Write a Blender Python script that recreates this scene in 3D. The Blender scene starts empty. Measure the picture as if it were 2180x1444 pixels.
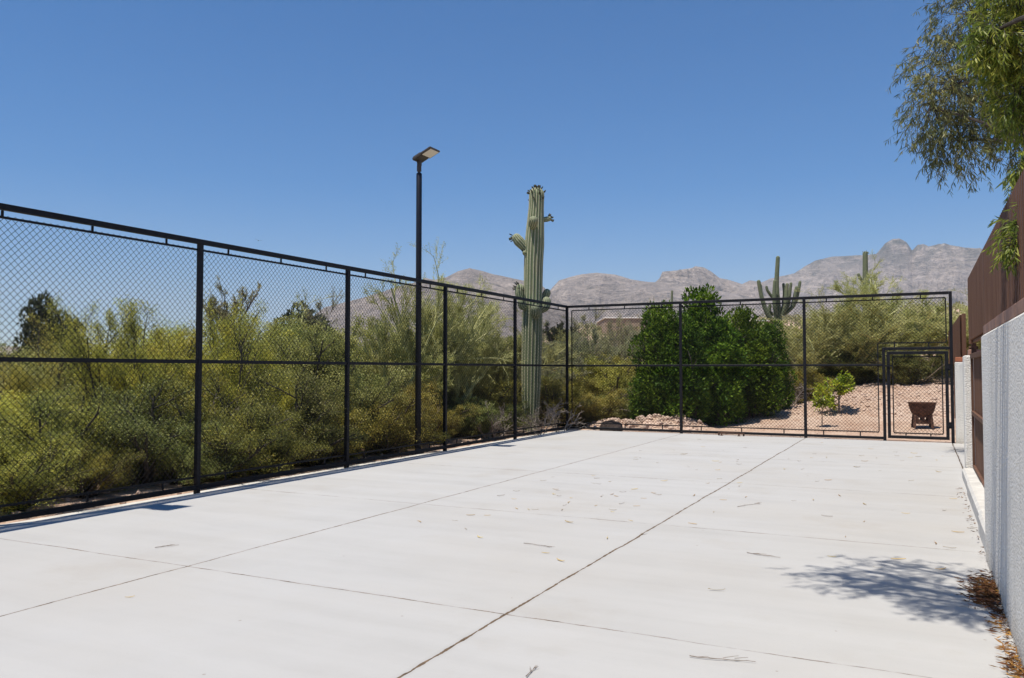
import bpy, math, random
import numpy as np
from mathutils import Vector, Matrix

# ------------------------------------------------------------------ camera, sky, sun, exposure
scene = bpy.context.scene
COL = scene.collection
R_ = math.radians
W_, H_ = 2180.0, 1444.0
FPX, YAW, PITCH, CAMH = 1741.7, 0.4637, 0.0375, 1.464
FWD = np.array([-math.sin(YAW)*math.cos(PITCH), math.cos(YAW)*math.cos(PITCH), math.sin(PITCH)])
RGT = np.array([math.cos(YAW), math.sin(YAW), 0.0])
UPV = np.cross(RGT, FWD)
cam_d = bpy.data.cameras.new('camera')
cam_d.sensor_width = 36.0
cam_d.lens = FPX/W_*36.0
cam_d.clip_start = 0.05
cam_d.clip_end = 30000
cam = bpy.data.objects.new('camera', cam_d)
COL.objects.link(cam)
m = Matrix.Identity(4)
for r in range(3):
    m[r][0], m[r][1], m[r][2] = RGT[r], UPV[r], -FWD[r]
m[2][3] = CAMH
cam.matrix_world = m
scene.camera = cam

SH = (0.13, 0.317)                      # shadow offset per metre of height
sun_el = math.atan2(1.0, math.hypot(*SH))
sun_az = math.atan2(-SH[0], -SH[1])
world = bpy.data.worlds.new('World')
scene.world = world
world.use_nodes = True
wn = world.node_tree
sky = wn.nodes.new('ShaderNodeTexSky')
sky.sky_type = 'NISHITA'
sky.sun_disc = False
sky.sun_elevation = sun_el
sky.sun_rotation = sun_az
sky.altitude = 900
sky.air_density = 1.0
sky.dust_density = 0.0
sky.ozone_density = 6.0
sky_hs = wn.nodes.new('ShaderNodeHueSaturation')
sky_hs.inputs['Saturation'].default_value = 1.45
wn.links.new(sky.outputs[0], sky_hs.inputs['Color'])
wn.links.new(sky_hs.outputs[0], wn.nodes['Background'].inputs[0])
wn.nodes['Background'].inputs[1].default_value = 0.10
sun_d = bpy.data.lights.new('sun', 'SUN')
sun_d.energy = 5.0
sun_d.angle = R_(0.53)
sun_d.color = (1.0, 0.94, 0.84)
sun = bpy.data.objects.new('sun', sun_d)
COL.objects.link(sun)
sun.rotation_euler = Vector((SH[0], SH[1], -1)).to_track_quat('-Z', 'Y').to_euler()
scene.view_settings.view_transform = 'Standard'
scene.view_settings.look = 'None'
scene.view_settings.gamma = 1
scene.view_settings.exposure = 0.30
scene.cycles.max_bounces = 5
scene.cycles.volume_bounces = 0
scene.cycles.transparent_max_bounces = 8

rng = np.random.default_rng(7)
random.seed(7)

# ------------------------------------------------------------------ layout helpers
def at(u, v, depth):
    """world point seen at photo pixel (u, v) at that distance along the view axis"""
    d = FWD + RGT*(u-W_/2)/FPX - UPV*(v-H_/2)/FPX
    return np.array([0, 0, CAMH]) + d*depth

def sstep(a, b, x):
    t = np.clip((x-a)/(b-a), 0, 1)
    return t*t*(3-2*t)

def vnoise(x, y, seed=0):
    xi, yi = np.floor(x).astype(np.int64), np.floor(y).astype(np.int64)
    xf, yf = x-xi, y-yi
    xf, yf = xf*xf*(3-2*xf), yf*yf*(3-2*yf)
    def h(a, b):
        n = (a*374761393 + b*668265263 + seed*1442695041) & 0x7fffffff
        n = ((n ^ (n >> 13))*1274126177) & 0x7fffffff
        return ((n ^ (n >> 16)) & 0xffff)/65535.0
    return (h(xi, yi)*(1-xf)+h(xi+1, yi)*xf)*(1-yf)+(h(xi, yi+1)*(1-xf)+h(xi+1, yi+1)*xf)*yf

def fbm(x, y, oct=5, seed=0, ridged=False):
    s, a, t = 0, 0.5, 0
    for o in range(oct):
        n = vnoise(x*2**o, y*2**o, seed+o)
        if ridged: n = 1-np.abs(2*n-1)
        s, t, a = s+a*n, t+a, a*0.5
    return s/t

def T(x, y):
    """terrain height"""
    x, y = np.asarray(x, float), np.asarray(y, float)
    r = np.hypot(x, y)
    az = np.degrees(np.arctan2(x, y))
    z = -0.07*np.ones_like(r)
    out = np.maximum(np.maximum(-8.6-x, y-19.6), x-1.0)
    k = sstep(0.0, 1.5, out)
    z = z + k*0.10*(fbm(x*0.7, y*0.7, 4, 3)-0.45)
    z = z - 0.45*sstep(-9.5, -16, x)*sstep(24, 14, y)
    right = sstep(-40, -18, az)
    z = z + right*(0.30*sstep(21.5, 26, y)*sstep(-7, -4, x) + 0.75*sstep(23.5, 29, y)*sstep(-4.4, -1.0, x))
    z = z + 0.085*np.clip(r-(29+22*(1-right)), 0, 130)*(0.30+0.70*right)*sstep(-100, -70, az)*sstep(80, 50, az)
    z = z + sstep(60, 300, r)*6*(fbm(x/60, y/60, 4, 9)-0.5)
    for bx, by, h, sx, sy in ((-6.2, 20.5, 0.30, 0.75, 0.55), (-7.3, 20.3, 0.20, 0.5, 0.5), (-5.4, 20.9, 0.2, 0.5, 0.5)):
        z = z + h*np.exp(-((x-bx)/sx)**2-((y-by)/sy)**2)*(0.7+0.6*fbm(x*3, y*3, 3, 5))
    return np.where((x > -7.75) & (x < 1.4) & (y < 18.6) & (y > -6), -0.09, z)

# ------------------------------------------------------------------ material helpers
def mat(name):
    mt = bpy.data.materials.new(name)
    mt.use_nodes = True
    nt = mt.node_tree
    return mt, nt, nt.nodes['Principled BSDF']

def N(nt, typ, ins=None, **kw):
    n = nt.nodes.new(typ)
    for k, v in kw.items(): setattr(n, k, v)
    for k, v in (ins or {}).items():
        if hasattr(v, 'links') or isinstance(v, bpy.types.NodeSocket): nt.links.new(v, n.inputs[k])
        else: n.inputs[k].default_value = v
    return n

def M_(nt, op, a, b=0.0, c=0.0, clamp=False):
    n = nt.nodes.new('ShaderNodeMath'); n.operation = op; n.use_clamp = clamp
    for i, v in enumerate((a, b, c)):
        if isinstance(v, bpy.types.NodeSocket): nt.links.new(v, n.inputs[i])
        else: n.inputs[i].default_value = v
    return n.outputs[0]

def ramp(nt, fac, stops):
    n = nt.nodes.new('ShaderNodeValToRGB')
    e = n.color_ramp.elements
    while len(e) < len(stops): e.new(0.5)
    for el, (p, c) in zip(e, stops):
        el.position = p
        el.color = (c, c, c, 1) if isinstance(c, (int, float)) else (*c, 1)
    nt.links.new(fac, n.inputs[0])
    return n.outputs[0]

def mixc(nt, fac, a, b, mode='MIX'):
    n = nt.nodes.new('ShaderNodeMix'); n.data_type = 'RGBA'; n.blend_type = mode
    for i, v in ((0, fac), (6, a), (7, b)):
        if isinstance(v, bpy.types.NodeSocket): nt.links.new(v, n.inputs[i])
        else: n.inputs[i].default_value = v if i == 0 else (*v, 1)
    return n.outputs[2]

def noise(nt, vec, scale, detail=4, rough=0.55):
    return N(nt, 'ShaderNodeTexNoise', {'Vector': vec, 'Scale': scale, 'Detail': detail, 'Roughness': rough}).outputs[0]

def bump(nt, height, strength, dist, normal=None):
    b = N(nt, 'ShaderNodeBump', {'Height': height, 'Strength': strength, 'Distance': dist})
    if normal is not None: nt.links.new(normal, b.inputs['Normal'])
    return b.outputs[0]

def pos(nt): return nt.nodes.new('ShaderNodeNewGeometry').outputs['Position']
def objc(nt): return nt.nodes.new('ShaderNodeTexCoord').outputs['Object']

def vscale(nt, v, s):
    n = nt.nodes.new('ShaderNodeMapping'); nt.links.new(v, n.inputs[0]); n.inputs['Scale'].default_value = s
    return n.outputs[0]

def leaf_mat(name, stops, rough=0.5, transl=0.3, spec=0.3, hue=0.03):
    mt, nt, p = mat(name)
    t = N(nt, 'ShaderNodeAttribute', attribute_name='tint').outputs['Fac']
    oi = nt.nodes.new('ShaderNodeObjectInfo').outputs['Random']
    c = ramp(nt, t, stops)
    hs = N(nt, 'ShaderNodeHueSaturation', {'Color': c, 'Hue': M_(nt, 'ADD', 0.5-hue/2, M_(nt, 'MULTIPLY', oi, hue)),
           'Value': M_(nt, 'ADD', 0.88, M_(nt, 'MULTIPLY', oi, 0.24))}).outputs[0]
    nt.links.new(hs, p.inputs['Base Color'])
    p.inputs['Roughness'].default_value = rough
    p.inputs['Specular IOR Level'].default_value = spec
    tr = N(nt, 'ShaderNodeBsdfTranslucent', {'Color': hs})
    mx = N(nt, 'ShaderNodeMixShader', {0: transl, 1: p.outputs[0], 2: tr.outputs[0]})
    nt.links.new(mx.outputs[0], nt.nodes['Material Output'].inputs['Surface'])
    return mt

def simple_mat(name, col, rough=0.6, metal=0.0, var=0.25, scale=8.0, bstr=0.0, bscale=40, spec=0.4, dist=0.01):
    mt, nt, p = mat(name)
    o = objc(nt)
    n1 = noise(nt, o, scale, 5)
    lo = tuple(c*(1-var) for c in col); hi = tuple(min(1, c*(1+var)) for c in col)
    c = ramp(nt, n1, [(0.3, lo), (0.7, hi)])
    nt.links.new(c, p.inputs['Base Color'])
    p.inputs['Roughness'].default_value = rough
    p.inputs['Metallic'].default_value = metal
    p.inputs['Specular IOR Level'].default_value = spec
    if bstr:
        nt.links.new(bump(nt, noise(nt, o, bscale, 4), bstr, dist), p.inputs['Normal'])
    return mt

MAT = {}
# painted steel of the chain link fence
mt, nt, p = mat('black_painted_steel')
o = pos(nt)
nt.links.new(ramp(nt, noise(nt, o, 14, 4), [(0.35, (0.007, 0.007, 0.009)), (0.75, (0.013, 0.013, 0.016))]), p.inputs['Base Color'])
nt.links.new(ramp(nt, noise(nt, o, 30, 3), [(0.3, 0.42), (0.7, 0.6)]), p.inputs['Roughness'])
p.inputs['Specular IOR Level'].default_value = 0.22
MAT['black'] = mt
MAT['wire'] = simple_mat('black_coated_wire', (0.008, 0.008, 0.009), 0.55, 0, 0.2, 20, spec=0.2)
MAT['pole'] = simple_mat('navy_black_pole_paint', (0.008, 0.010, 0.018), 0.45, 0, 0.2, 6, spec=0.3)
MAT['lamp_body'] = simple_mat('bronze_cast_aluminium', (0.06, 0.05, 0.042), 0.5, 0.2, 0.2, 12)
MAT['lens'] = simple_mat('frosted_led_lens', (0.72, 0.66, 0.55), 0.3, 0, 0.05, 40)
MAT['rust'] = simple_mat('rusted_iron', (0.095, 0.048, 0.032), 0.85, 0.1, 0.6, 14, 0.4, 60)
MAT['rock'] = simple_mat('desert_rock', (0.48, 0.355, 0.28), 0.9, 0, 0.45, 3, 0.8, 12, 0.2, 0.03)
MAT['dark_rock'] = simple_mat('dark_boulder', (0.085, 0.062, 0.052), 0.9, 0, 0.4, 5, 0.8, 14, 0.2, 0.03)
MAT['terracotta'] = simple_mat('terracotta_coping', (0.33, 0.115, 0.055), 0.8, 0, 0.25, 6, 0.3, 40)
MAT['adobe'] = simple_mat('adobe_wall', (0.33, 0.25, 0.175), 0.9, 0, 0.2, 1.5, 0.3, 4)
MAT['coping'] = simple_mat('white_coping', (0.72, 0.68, 0.62), 0.7, 0, 0.08, 3)
MAT['glass'] = simple_mat('dark_window', (0.03, 0.035, 0.04), 0.15, 0, 0.2, 3)
MAT['bird'] = simple_mat('dark_feathers', (0.03, 0.028, 0.028), 0.7, 0, 0.3, 30)
MAT['bark'] = simple_mat('dark_bark', (0.055, 0.045, 0.038), 0.9, 0, 0.4, 18, 0.6, 30)
MAT['green_bark'] = simple_mat('palo_verde_bark', (0.42, 0.41, 0.17), 0.7, 0, 0.35, 10, 0.2, 30)
MAT['grey_twig'] = simple_mat('bare_grey_twig', (0.24, 0.20, 0.17), 0.85, 0, 0.3, 10)
MAT['brown_twig'] = simple_mat('brown_twig', (0.11, 0.085, 0.055), 0.85, 0, 0.35, 12)
MAT['bud'] = simple_mat('saguaro_bud', (0.05, 0.05, 0.03), 0.8, 0, 0.3, 30)
MAT['chip'] = simple_mat('pale_stone', (0.55, 0.5, 0.44), 0.8, 0, 0.2, 8, 0.3, 20)

# brown metal pickets
mt, nt, p = mat('brown_weathered_metal')
o = pos(nt)
n1 = noise(nt, vscale(nt, o, (14, 14, 0.8)), 1.0, 5)
n2 = noise(nt, o, 40, 3)
c = ramp(nt, n1, [(0.25, (0.085, 0.043, 0.026)), (0.55, (0.165, 0.088, 0.057)), (0.8, (0.23, 0.135, 0.092))])
nt.links.new(mixc(nt, M_(nt, 'MULTIPLY', n2, 0.35), c, (0.07, 0.035, 0.026)), p.inputs['Base Color'])
p.inputs['Specular IOR Level'].default_value = 0.15
p.inputs['Roughness'].default_value = 0.62
nt.links.new(bump(nt, n2, 0.15, 0.004), p.inputs['Normal'])
MAT['brown'] = mt
MAT['brown_cap'] = simple_mat('reddish_brown_cap', (0.27, 0.15, 0.105), 0.75, 0, 0.3, 5, 0.3, 50)

# stucco
mt, nt, p = mat('white_stucco')
o = pos(nt)
big = noise(nt, o, 1.3, 4)
streak = noise(nt, vscale(nt, o, (7, 7, 0.35)), 1.0, 4)
c = ramp(nt, big, [(0.25, (0.78, 0.75, 0.69)), (0.75, (0.87, 0.84, 0.78))])
c = mixc(nt, M_(nt, 'MULTIPLY', ramp(nt, streak, [(0.5, 0.0), (0.8, 1.0)]), 0.45), c, (0.52, 0.50, 0.455))
nt.links.new(c, p.inputs['Base Color'])
wz = N(nt, 'ShaderNodeSeparateXYZ', {0: o}).outputs[2]
stain = M_(nt, 'MULTIPLY', ramp(nt, M_(nt, 'ADD', wz, M_(nt, 'MULTIPLY', noise(nt, o, 5, 4), 0.35)), [(0.16, 1.0), (0.42, 0.0)]), 0.45)
c = mixc(nt, stain, c, (0.47, 0.41, 0.33))
nt.links.new(c, p.inputs['Base Color'])
p.inputs['Roughness'].default_value = 0.92
p.inputs['Specular IOR Level'].default_value = 0.0
v = N(nt, 'ShaderNodeTexVoronoi', {'Vector': o, 'Scale': 62.0, 'Randomness': 1.0}, feature='F1').outputs['Distance']
h = M_(nt, 'ADD', M_(nt, 'MULTIPLY', noise(nt, o, 85, 4, 0.6), 0.9), M_(nt, 'MULTIPLY', v, -1.1))
h = M_(nt, 'ADD', h, M_(nt, 'MULTIPLY', noise(nt, o, 9, 3), 0.6))
nt.links.new(bump(nt, h, 1.0, 0.014), p.inputs['Normal'])
MAT['stucco'] = mt

# concrete court slab: joints, broom streaks, faint stains
JX = ((-4.92, 0.006), (-2.25, 0.008), (0.53, 0.008))
JY = (1.25, 4.42, 7.6, 10.78, 13.95, 17.1)
mt, nt, p = mat('pale_concrete')
o = pos(nt)
sx = N(nt, 'ShaderNodeSeparateXYZ', {0: o})
wob = M_(nt, 'MULTIPLY', M_(nt, 'SUBTRACT', noise(nt, o, 1.2, 3), 0.5), 0.05)
wob = M_(nt, 'ADD', wob, M_(nt, 'MULTIPLY', M_(nt, 'SUBTRACT', noise(nt, o, 22, 2), 0.5), 0.012))
X, Y = M_(nt, 'ADD', sx.outputs[0], wob), M_(nt, 'ADD', sx.outputs[1], wob)
dirt_w = ramp(nt, noise(nt, o, 9, 3), [(0.35, 0.45), (0.7, 1.6)])
gap = ramp(nt, noise(nt, o, 3.2, 4), [(0.36, 0.12), (0.58, 1.0)])
def line(coord, c0, w, fade):
    d = M_(nt, 'ABSOLUTE', M_(nt, 'SUBTRACT', coord, c0))
    ww = M_(nt, 'MULTIPLY', dirt_w, w)
    l = M_(nt, 'LESS_THAN', d, ww)
    soft = M_(nt, 'SUBTRACT', 1.0, M_(nt, 'DIVIDE', d, w*5.0), clamp=True)
    l = M_(nt, 'MAXIMUM', l, M_(nt, 'MULTIPLY', soft, 0.10))
    return M_(nt, 'MULTIPLY', l, gap) if fade else l
lx = [line(X, c0, w, False) for c0, w in JX]
ly = [line(Y, c0, 0.005, True) for c0 in JY]
lmx = M_(nt, 'MAXIMUM', M_(nt, 'MAXIMUM', lx[0], lx[1]), lx[2])
lmy = ly[0]
for l in ly[1:]: lmy = M_(nt, 'MAXIMUM', lmy, l)
jmask = M_(nt, 'MAXIMUM', lmx, lmy)
st = noise(nt, vscale(nt, o, (0.35, 3.2, 1)), 1.0, 5, 0.6)
bl = noise(nt, o, 0.45, 4)
fine = noise(nt, o, 60, 3)
st = M_(nt, 'ADD', M_(nt, 'MULTIPLY', st, 0.55), M_(nt, 'MULTIPLY', noise(nt, o, 1.1, 6, 0.65), 0.45))
c = ramp(nt, st, [(0.25, (0.372, 0.364, 0.352)), (0.5, (0.420, 0.413, 0.402)), (0.78, (0.456, 0.450, 0.440))])
c = mixc(nt, M_(nt, 'MULTIPLY', ramp(nt, bl, [(0.45, 0.0), (0.75, 1.0)]), 0.45), c, (0.405, 0.375, 0.333))
c = mixc(nt, M_(nt, 'MULTIPLY', ramp(nt, fine, [(0.55, 0.0), (0.75, 1.0)]), 0.10), c, (0.33, 0.315, 0.29))
# each poured bay differs a little in tone
cell = N(nt, 'ShaderNodeTexWhiteNoise', {'Vector': N(nt, 'ShaderNodeCombineXYZ', {
    0: M_(nt, 'FLOOR', M_(nt, 'DIVIDE', M_(nt, 'ADD', sx.outputs[0], 7.59), 2.67)),
    1: M_(nt, 'FLOOR', M_(nt, 'DIVIDE', M_(nt, 'SUBTRACT', sx.outputs[1], 1.25), 3.175))}).outputs[0]}).outputs[0]
c = mixc(nt, M_(nt, 'MULTIPLY', cell, 0.12), c, (0.362, 0.350, 0.330))
spk = N(nt, 'ShaderNodeTexVoronoi', {'Vector': o, 'Scale': 3.0}, feature='F1').outputs['Distance']
c = mixc(nt, M_(nt, 'MULTIPLY', M_(nt, 'LESS_THAN', spk, 0.028), 0.45), c, (0.21, 0.165, 0.12))
stn = M_(nt, 'MULTIPLY', ramp(nt, noise(nt, o, 0.8, 7, 0.62), [(0.56, 0.0), (0.68, 1.0)]), 0.30)
c = mixc(nt, stn, c, (0.345, 0.315, 0.275))
jc = ramp(nt, noise(nt, o, 16, 3), [(0.3, (0.075, 0.056, 0.042)), (0.7, (0.19, 0.135, 0.09))])
c = mixc(nt, jmask, c, jc)
nt.links.new(c, p.inputs['Base Color'])
p.inputs['Roughness'].default_value = 0.85
p.inputs['Specular IOR Level'].default_value = 0.0
hgt = M_(nt, 'SUBTRACT', M_(nt, 'ADD', M_(nt, 'MULTIPLY', fine, 0.12), M_(nt, 'MULTIPLY', noise(nt, vscale(nt, o, (6, 90, 1)), 1, 3), 0.08)), M_(nt, 'MULTIPLY', jmask, 0.8))
nt.links.new(bump(nt, M_(nt, 'MULTIPLY', jmask, -1.0), 0.5, 0.006), p.inputs['Normal'])
MAT['concrete'] = mt

# curb concrete
MAT['curb'] = simple_mat('curb_concrete', (0.56, 0.54, 0.50), 0.85, 0, 0.15, 6, 0.5, 50, 0.3)

# desert ground
mt, nt, p = mat('desert_gravel')
o = pos(nt)
n1, n2, n3 = noise(nt, o, 0.5, 5), noise(nt, o, 6, 5, 0.65), noise(nt, o, 45, 4, 0.6)
c = ramp(nt, n1, [(0.3, (0.43, 0.285, 0.20)), (0.5, (0.55, 0.405, 0.305)), (0.7, (0.62, 0.485, 0.385))])
c = mixc(nt, ramp(nt, n2, [(0.46, 0.0), (0.72, 0.8)]), c, (0.34, 0.19, 0.12))
c = mixc(nt, ramp(nt, noise(nt, o, 1.6, 5, 0.6), [(0.50, 0.0), (0.66, 0.65)]), c, (0.36, 0.215, 0.145))
v = N(nt, 'ShaderNodeTexVoronoi', {'Vector': o, 'Scale': 26.0}, feature='F1')
c = mixc(nt, 0.28, c, ramp(nt, N(nt, 'ShaderNodeSeparateColor', {0: v.outputs['Color']}).outputs[0], [(0.0, (0.20, 0.13, 0.10)), (0.6, (0.45, 0.32, 0.25)), (1.0, (0.68, 0.58, 0.50))]))
nt.links.new(c, p.inputs['Base Color'])
p.inputs['Roughness'].default_value = 0.95
p.inputs['Specular IOR Level'].default_value = 0.0
h = M_(nt, 'ADD', M_(nt, 'MULTIPLY', v.outputs['Distance'], -0.7), M_(nt, 'ADD', n3, M_(nt, 'MULTIPLY', n2, 2.0)))
nt.links.new(bump(nt, h, 0.8, 0.02), p.inputs['Normal'])
MAT['ground'] = mt

# mountains
mt, nt, p = mat('mountain_rock')
o = pos(nt)
n1 = noise(nt, o, 0.0035, 8, 0.65)
n2 = noise(nt, o, 0.020, 10, 0.72)
n3 = noise(nt, vscale(nt, o, (0.010, 0.010, 0.045)), 1.0, 8, 0.68)
c = ramp(nt, n2, [(0.36, (0.17, 0.16, 0.145)), (0.45, (0.385, 0.32, 0.275)), (0.55, (0.52, 0.43, 0.365)), (0.66, (0.70, 0.59, 0.51))])
c = mixc(nt, ramp(nt, n1, [(0.46, 0.0), (0.58, 0.65)]), c, (0.36, 0.31, 0.285))
c = mixc(nt, M_(nt, 'MULTIPLY', ramp(nt, n3, [(0.54, 0.0), (0.62, 1.0)]), 0.6), c, (0.62, 0.52, 0.46))
hz_ = M_(nt, 'MULTIPLY', N(nt, 'ShaderNodeSeparateXYZ', {0: o}).outputs[2], 0.001)
veg = M_(nt, 'MULTIPLY', ramp(nt, hz_, [(0.50, 0.0), (0.72, 1.0)]), ramp(nt, noise(nt, o, 0.012, 8, 0.7), [(0.42, 0.1), (0.55, 0.85)]))
c = mixc(nt, veg, c, (0.09, 0.105, 0.095))
nt.links.new(c, p.inputs['Base Color'])
p.inputs['Roughness'].default_value = 0.95
p.inputs['Specular IOR Level'].default_value = 0.05
nt.links.new(bump(nt, M_(nt, 'ADD', n2, M_(nt, 'MULTIPLY', n3, 0.9)), 1.0, 50.0), p.inputs['Normal'])
MAT['mountain'] = mt

# saguaro skin: pale spines on the rib crests
mt, nt, p = mat('saguaro_skin')
rib = N(nt, 'ShaderNodeAttribute', attribute_name='tint').outputs['Fac']
o = objc(nt)
nz = noise(nt, o, 5, 4)
c = ramp(nt, nz, [(0.3, (0.105, 0.140, 0.068)), (0.7, (0.170, 0.200, 0.100))])
c = mixc(nt, M_(nt, 'MULTIPLY', ramp(nt, noise(nt, vscale(nt, o, (3, 3, 1)), 1.4, 4), [(0.55, 0.0), (0.75, 1.0)]), 0.5), c, (0.21, 0.165, 0.10))
spn = M_(nt, 'MULTIPLY', ramp(nt, rib, [(0.62, 0.0), (0.92, 1.0)]), ramp(nt, noise(nt, o, 40, 2), [(0.3, 0.45), (0.6, 0.95)]))
c = mixc(nt, spn, c, (0.58, 0.53, 0.37))
nt.links.new(c, p.inputs['Base Color'])
p.inputs['Roughness'].default_value = 0.75
nt.links.new(bump(nt, noise(nt, o, 60, 3), 0.4, 0.01), p.inputs['Normal'])
MAT['saguaro'] = mt

far_sag = MAT['saguaro'].copy(); far_sag.name = 'saguaro_skin_dark'
for n_ in far_sag.node_tree.nodes:
    if n_.bl_idname == 'ShaderNodeValToRGB' and n_.color_ramp.elements[0].color[1] > 0.13 and n_.color_ramp.elements[0].color[0] < 0.12:
        n_.color_ramp.elements[0].color = (0.060, 0.088, 0.042, 1); n_.color_ramp.elements[1].color = (0.105, 0.135, 0.065, 1)
    if n_.bl_idname == 'ShaderNodeMix':
        for k_ in (6, 7):
            if not n_.inputs[k_].is_linked and n_.inputs[k_].default_value[0] > 0.5: n_.inputs[k_].default_value = (0.30, 0.29, 0.19, 1)
MAT['saguaro_dark'] = far_sag

MAT['leaf_yellow'] = leaf_mat('yellow_green_leaf', [(0.0, (0.17, 0.185, 0.040)), (0.35, (0.37, 0.375, 0.070)), (0.7, (0.55, 0.52, 0.085)), (1.0, (0.74, 0.64, 0.10))], transl=0.38)
MAT['leaf_pale'] = leaf_mat('pale_green_leaf', [(0.0, (0.16, 0.185, 0.055)), (0.5, (0.36, 0.38, 0.110)), (1.0, (0.56, 0.55, 0.18))], transl=0.38)
MAT['leaf_low'] = leaf_mat('dusty_olive_leaf', [(0.0, (0.10, 0.115, 0.030)), (0.4, (0.24, 0.245, 0.055)), (0.75, (0.38, 0.36, 0.070)), (1.0, (0.58, 0.48, 0.08))])
MAT['leaf_olive'] = leaf_mat('olive_leaf', [(0.0, (0.080, 0.105, 0.030)), (0.5, (0.205, 0.225, 0.060)), (1.0, (0.38, 0.36, 0.105))])
MAT['leaf_ochre'] = leaf_mat('ochre_leaf', [(0.0, (0.150, 0.155, 0.036)), (0.5, (0.345, 0.315, 0.060)), (1.0, (0.54, 0.44, 0.085))])
MAT['leaf_palo'] = leaf_mat('palo_verde_leaf', [(0.0, (0.24, 0.25, 0.085)), (0.5, (0.42, 0.41, 0.145)), (1.0, (0.58, 0.54, 0.20))], transl=0.42)
MAT['leaf_grey'] = leaf_mat('grey_green_leaf', [(0.0, (0.20, 0.21, 0.095)), (0.5, (0.36, 0.36, 0.165)), (1.0, (0.50, 0.475, 0.25))], transl=0.4)
MAT['leaf_dark'] = leaf_mat('dark_tree_leaf', [(0.0, (0.022, 0.032, 0.016)), (0.5, (0.055, 0.070, 0.032)), (1.0, (0.115, 0.125, 0.060))])
MAT['leaf_hedge'] = leaf_mat('glossy_dark_leaf', [(0.0, (0.022, 0.052, 0.006)), (0.5, (0.080, 0.150, 0.013)), (1.0, (0.22, 0.31, 0.030))], 0.55, 0.3, 0.12, 0.02)
MAT['leaf_citrus'] = leaf_mat('bright_citrus_leaf', [(0.0, (0.13, 0.20, 0.015)), (0.5, (0.29, 0.38, 0.025)), (1.0, (0.52, 0.54, 0.05))], 0.4, 0.4, 0.4)
MAT['leaf_acacia'] = leaf_mat('willow_acacia_leaf', [(0.0, (0.060, 0.080, 0.026)), (0.5, (0.155, 0.170, 0.050)), (1.0, (0.36, 0.32, 0.10))], 0.5, 0.3, 0.4)
MAT['leaf_bright'] = leaf_mat('fresh_acacia_leaf', [(0.0, (0.075, 0.115, 0.016)), (0.5, (0.185, 0.230, 0.030)), (1.0, (0.42, 0.40, 0.07))], 0.45, 0.45, 0.4)
MAT['leaf_dry'] = leaf_mat('dry_leaf', [(0.0, (0.24, 0.15, 0.065)), (0.5, (0.40, 0.27, 0.11)), (1.0, (0.50, 0.38, 0.18))], 0.7, 0.1, 0.3)
MAT['leaf_litter'] = leaf_mat('litter_leaf', [(0.0, (0.055, 0.024, 0.012)), (0.5, (0.16, 0.070, 0.028)), (1.0, (0.40, 0.22, 0.05))], 0.75, 0.1, 0.2)

# ------------------------------------------------------------------ mesh helpers
def mesh_np(name, V, F, material, tint=None, smooth=False):
    """V (n,3); F (m,4) or (m,3) index array or a list of such arrays"""
    me = bpy.data.meshes.new(name)
    Fs = F if isinstance(F, list) else [F]
    Fs = [np.asarray(f, np.int32) for f in Fs if len(f)]
    V = np.asarray(V, np.float32)
    me.vertices.add(len(V))
    me.vertices.foreach_set('co', V.ravel())
    loops = np.concatenate([f.ravel() for f in Fs])
    tot = np.concatenate([np.full(len(f), f.shape[1], np.int32) for f in Fs])
    me.loops.add(len(loops))
    me.loops.foreach_set('vertex_index', loops)
    me.polygons.add(len(tot))
    me.polygons.foreach_set('loop_start', np.concatenate([[0], np.cumsum(tot)[:-1]]).astype(np.int32))
    try: me.polygons.foreach_set('loop_total', tot)
    except Exception: pass
    me.update(calc_edges=True)
    if tint is not None:
        a = me.attributes.new('tint', 'FLOAT', 'POINT')
        a.data.foreach_set('value', np.asarray(tint, np.float32))
    me.polygons.foreach_set('use_smooth', np.full(len(tot), smooth, bool))
    me.materials.append(MAT[material])
    me.validate()
    return me

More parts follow.
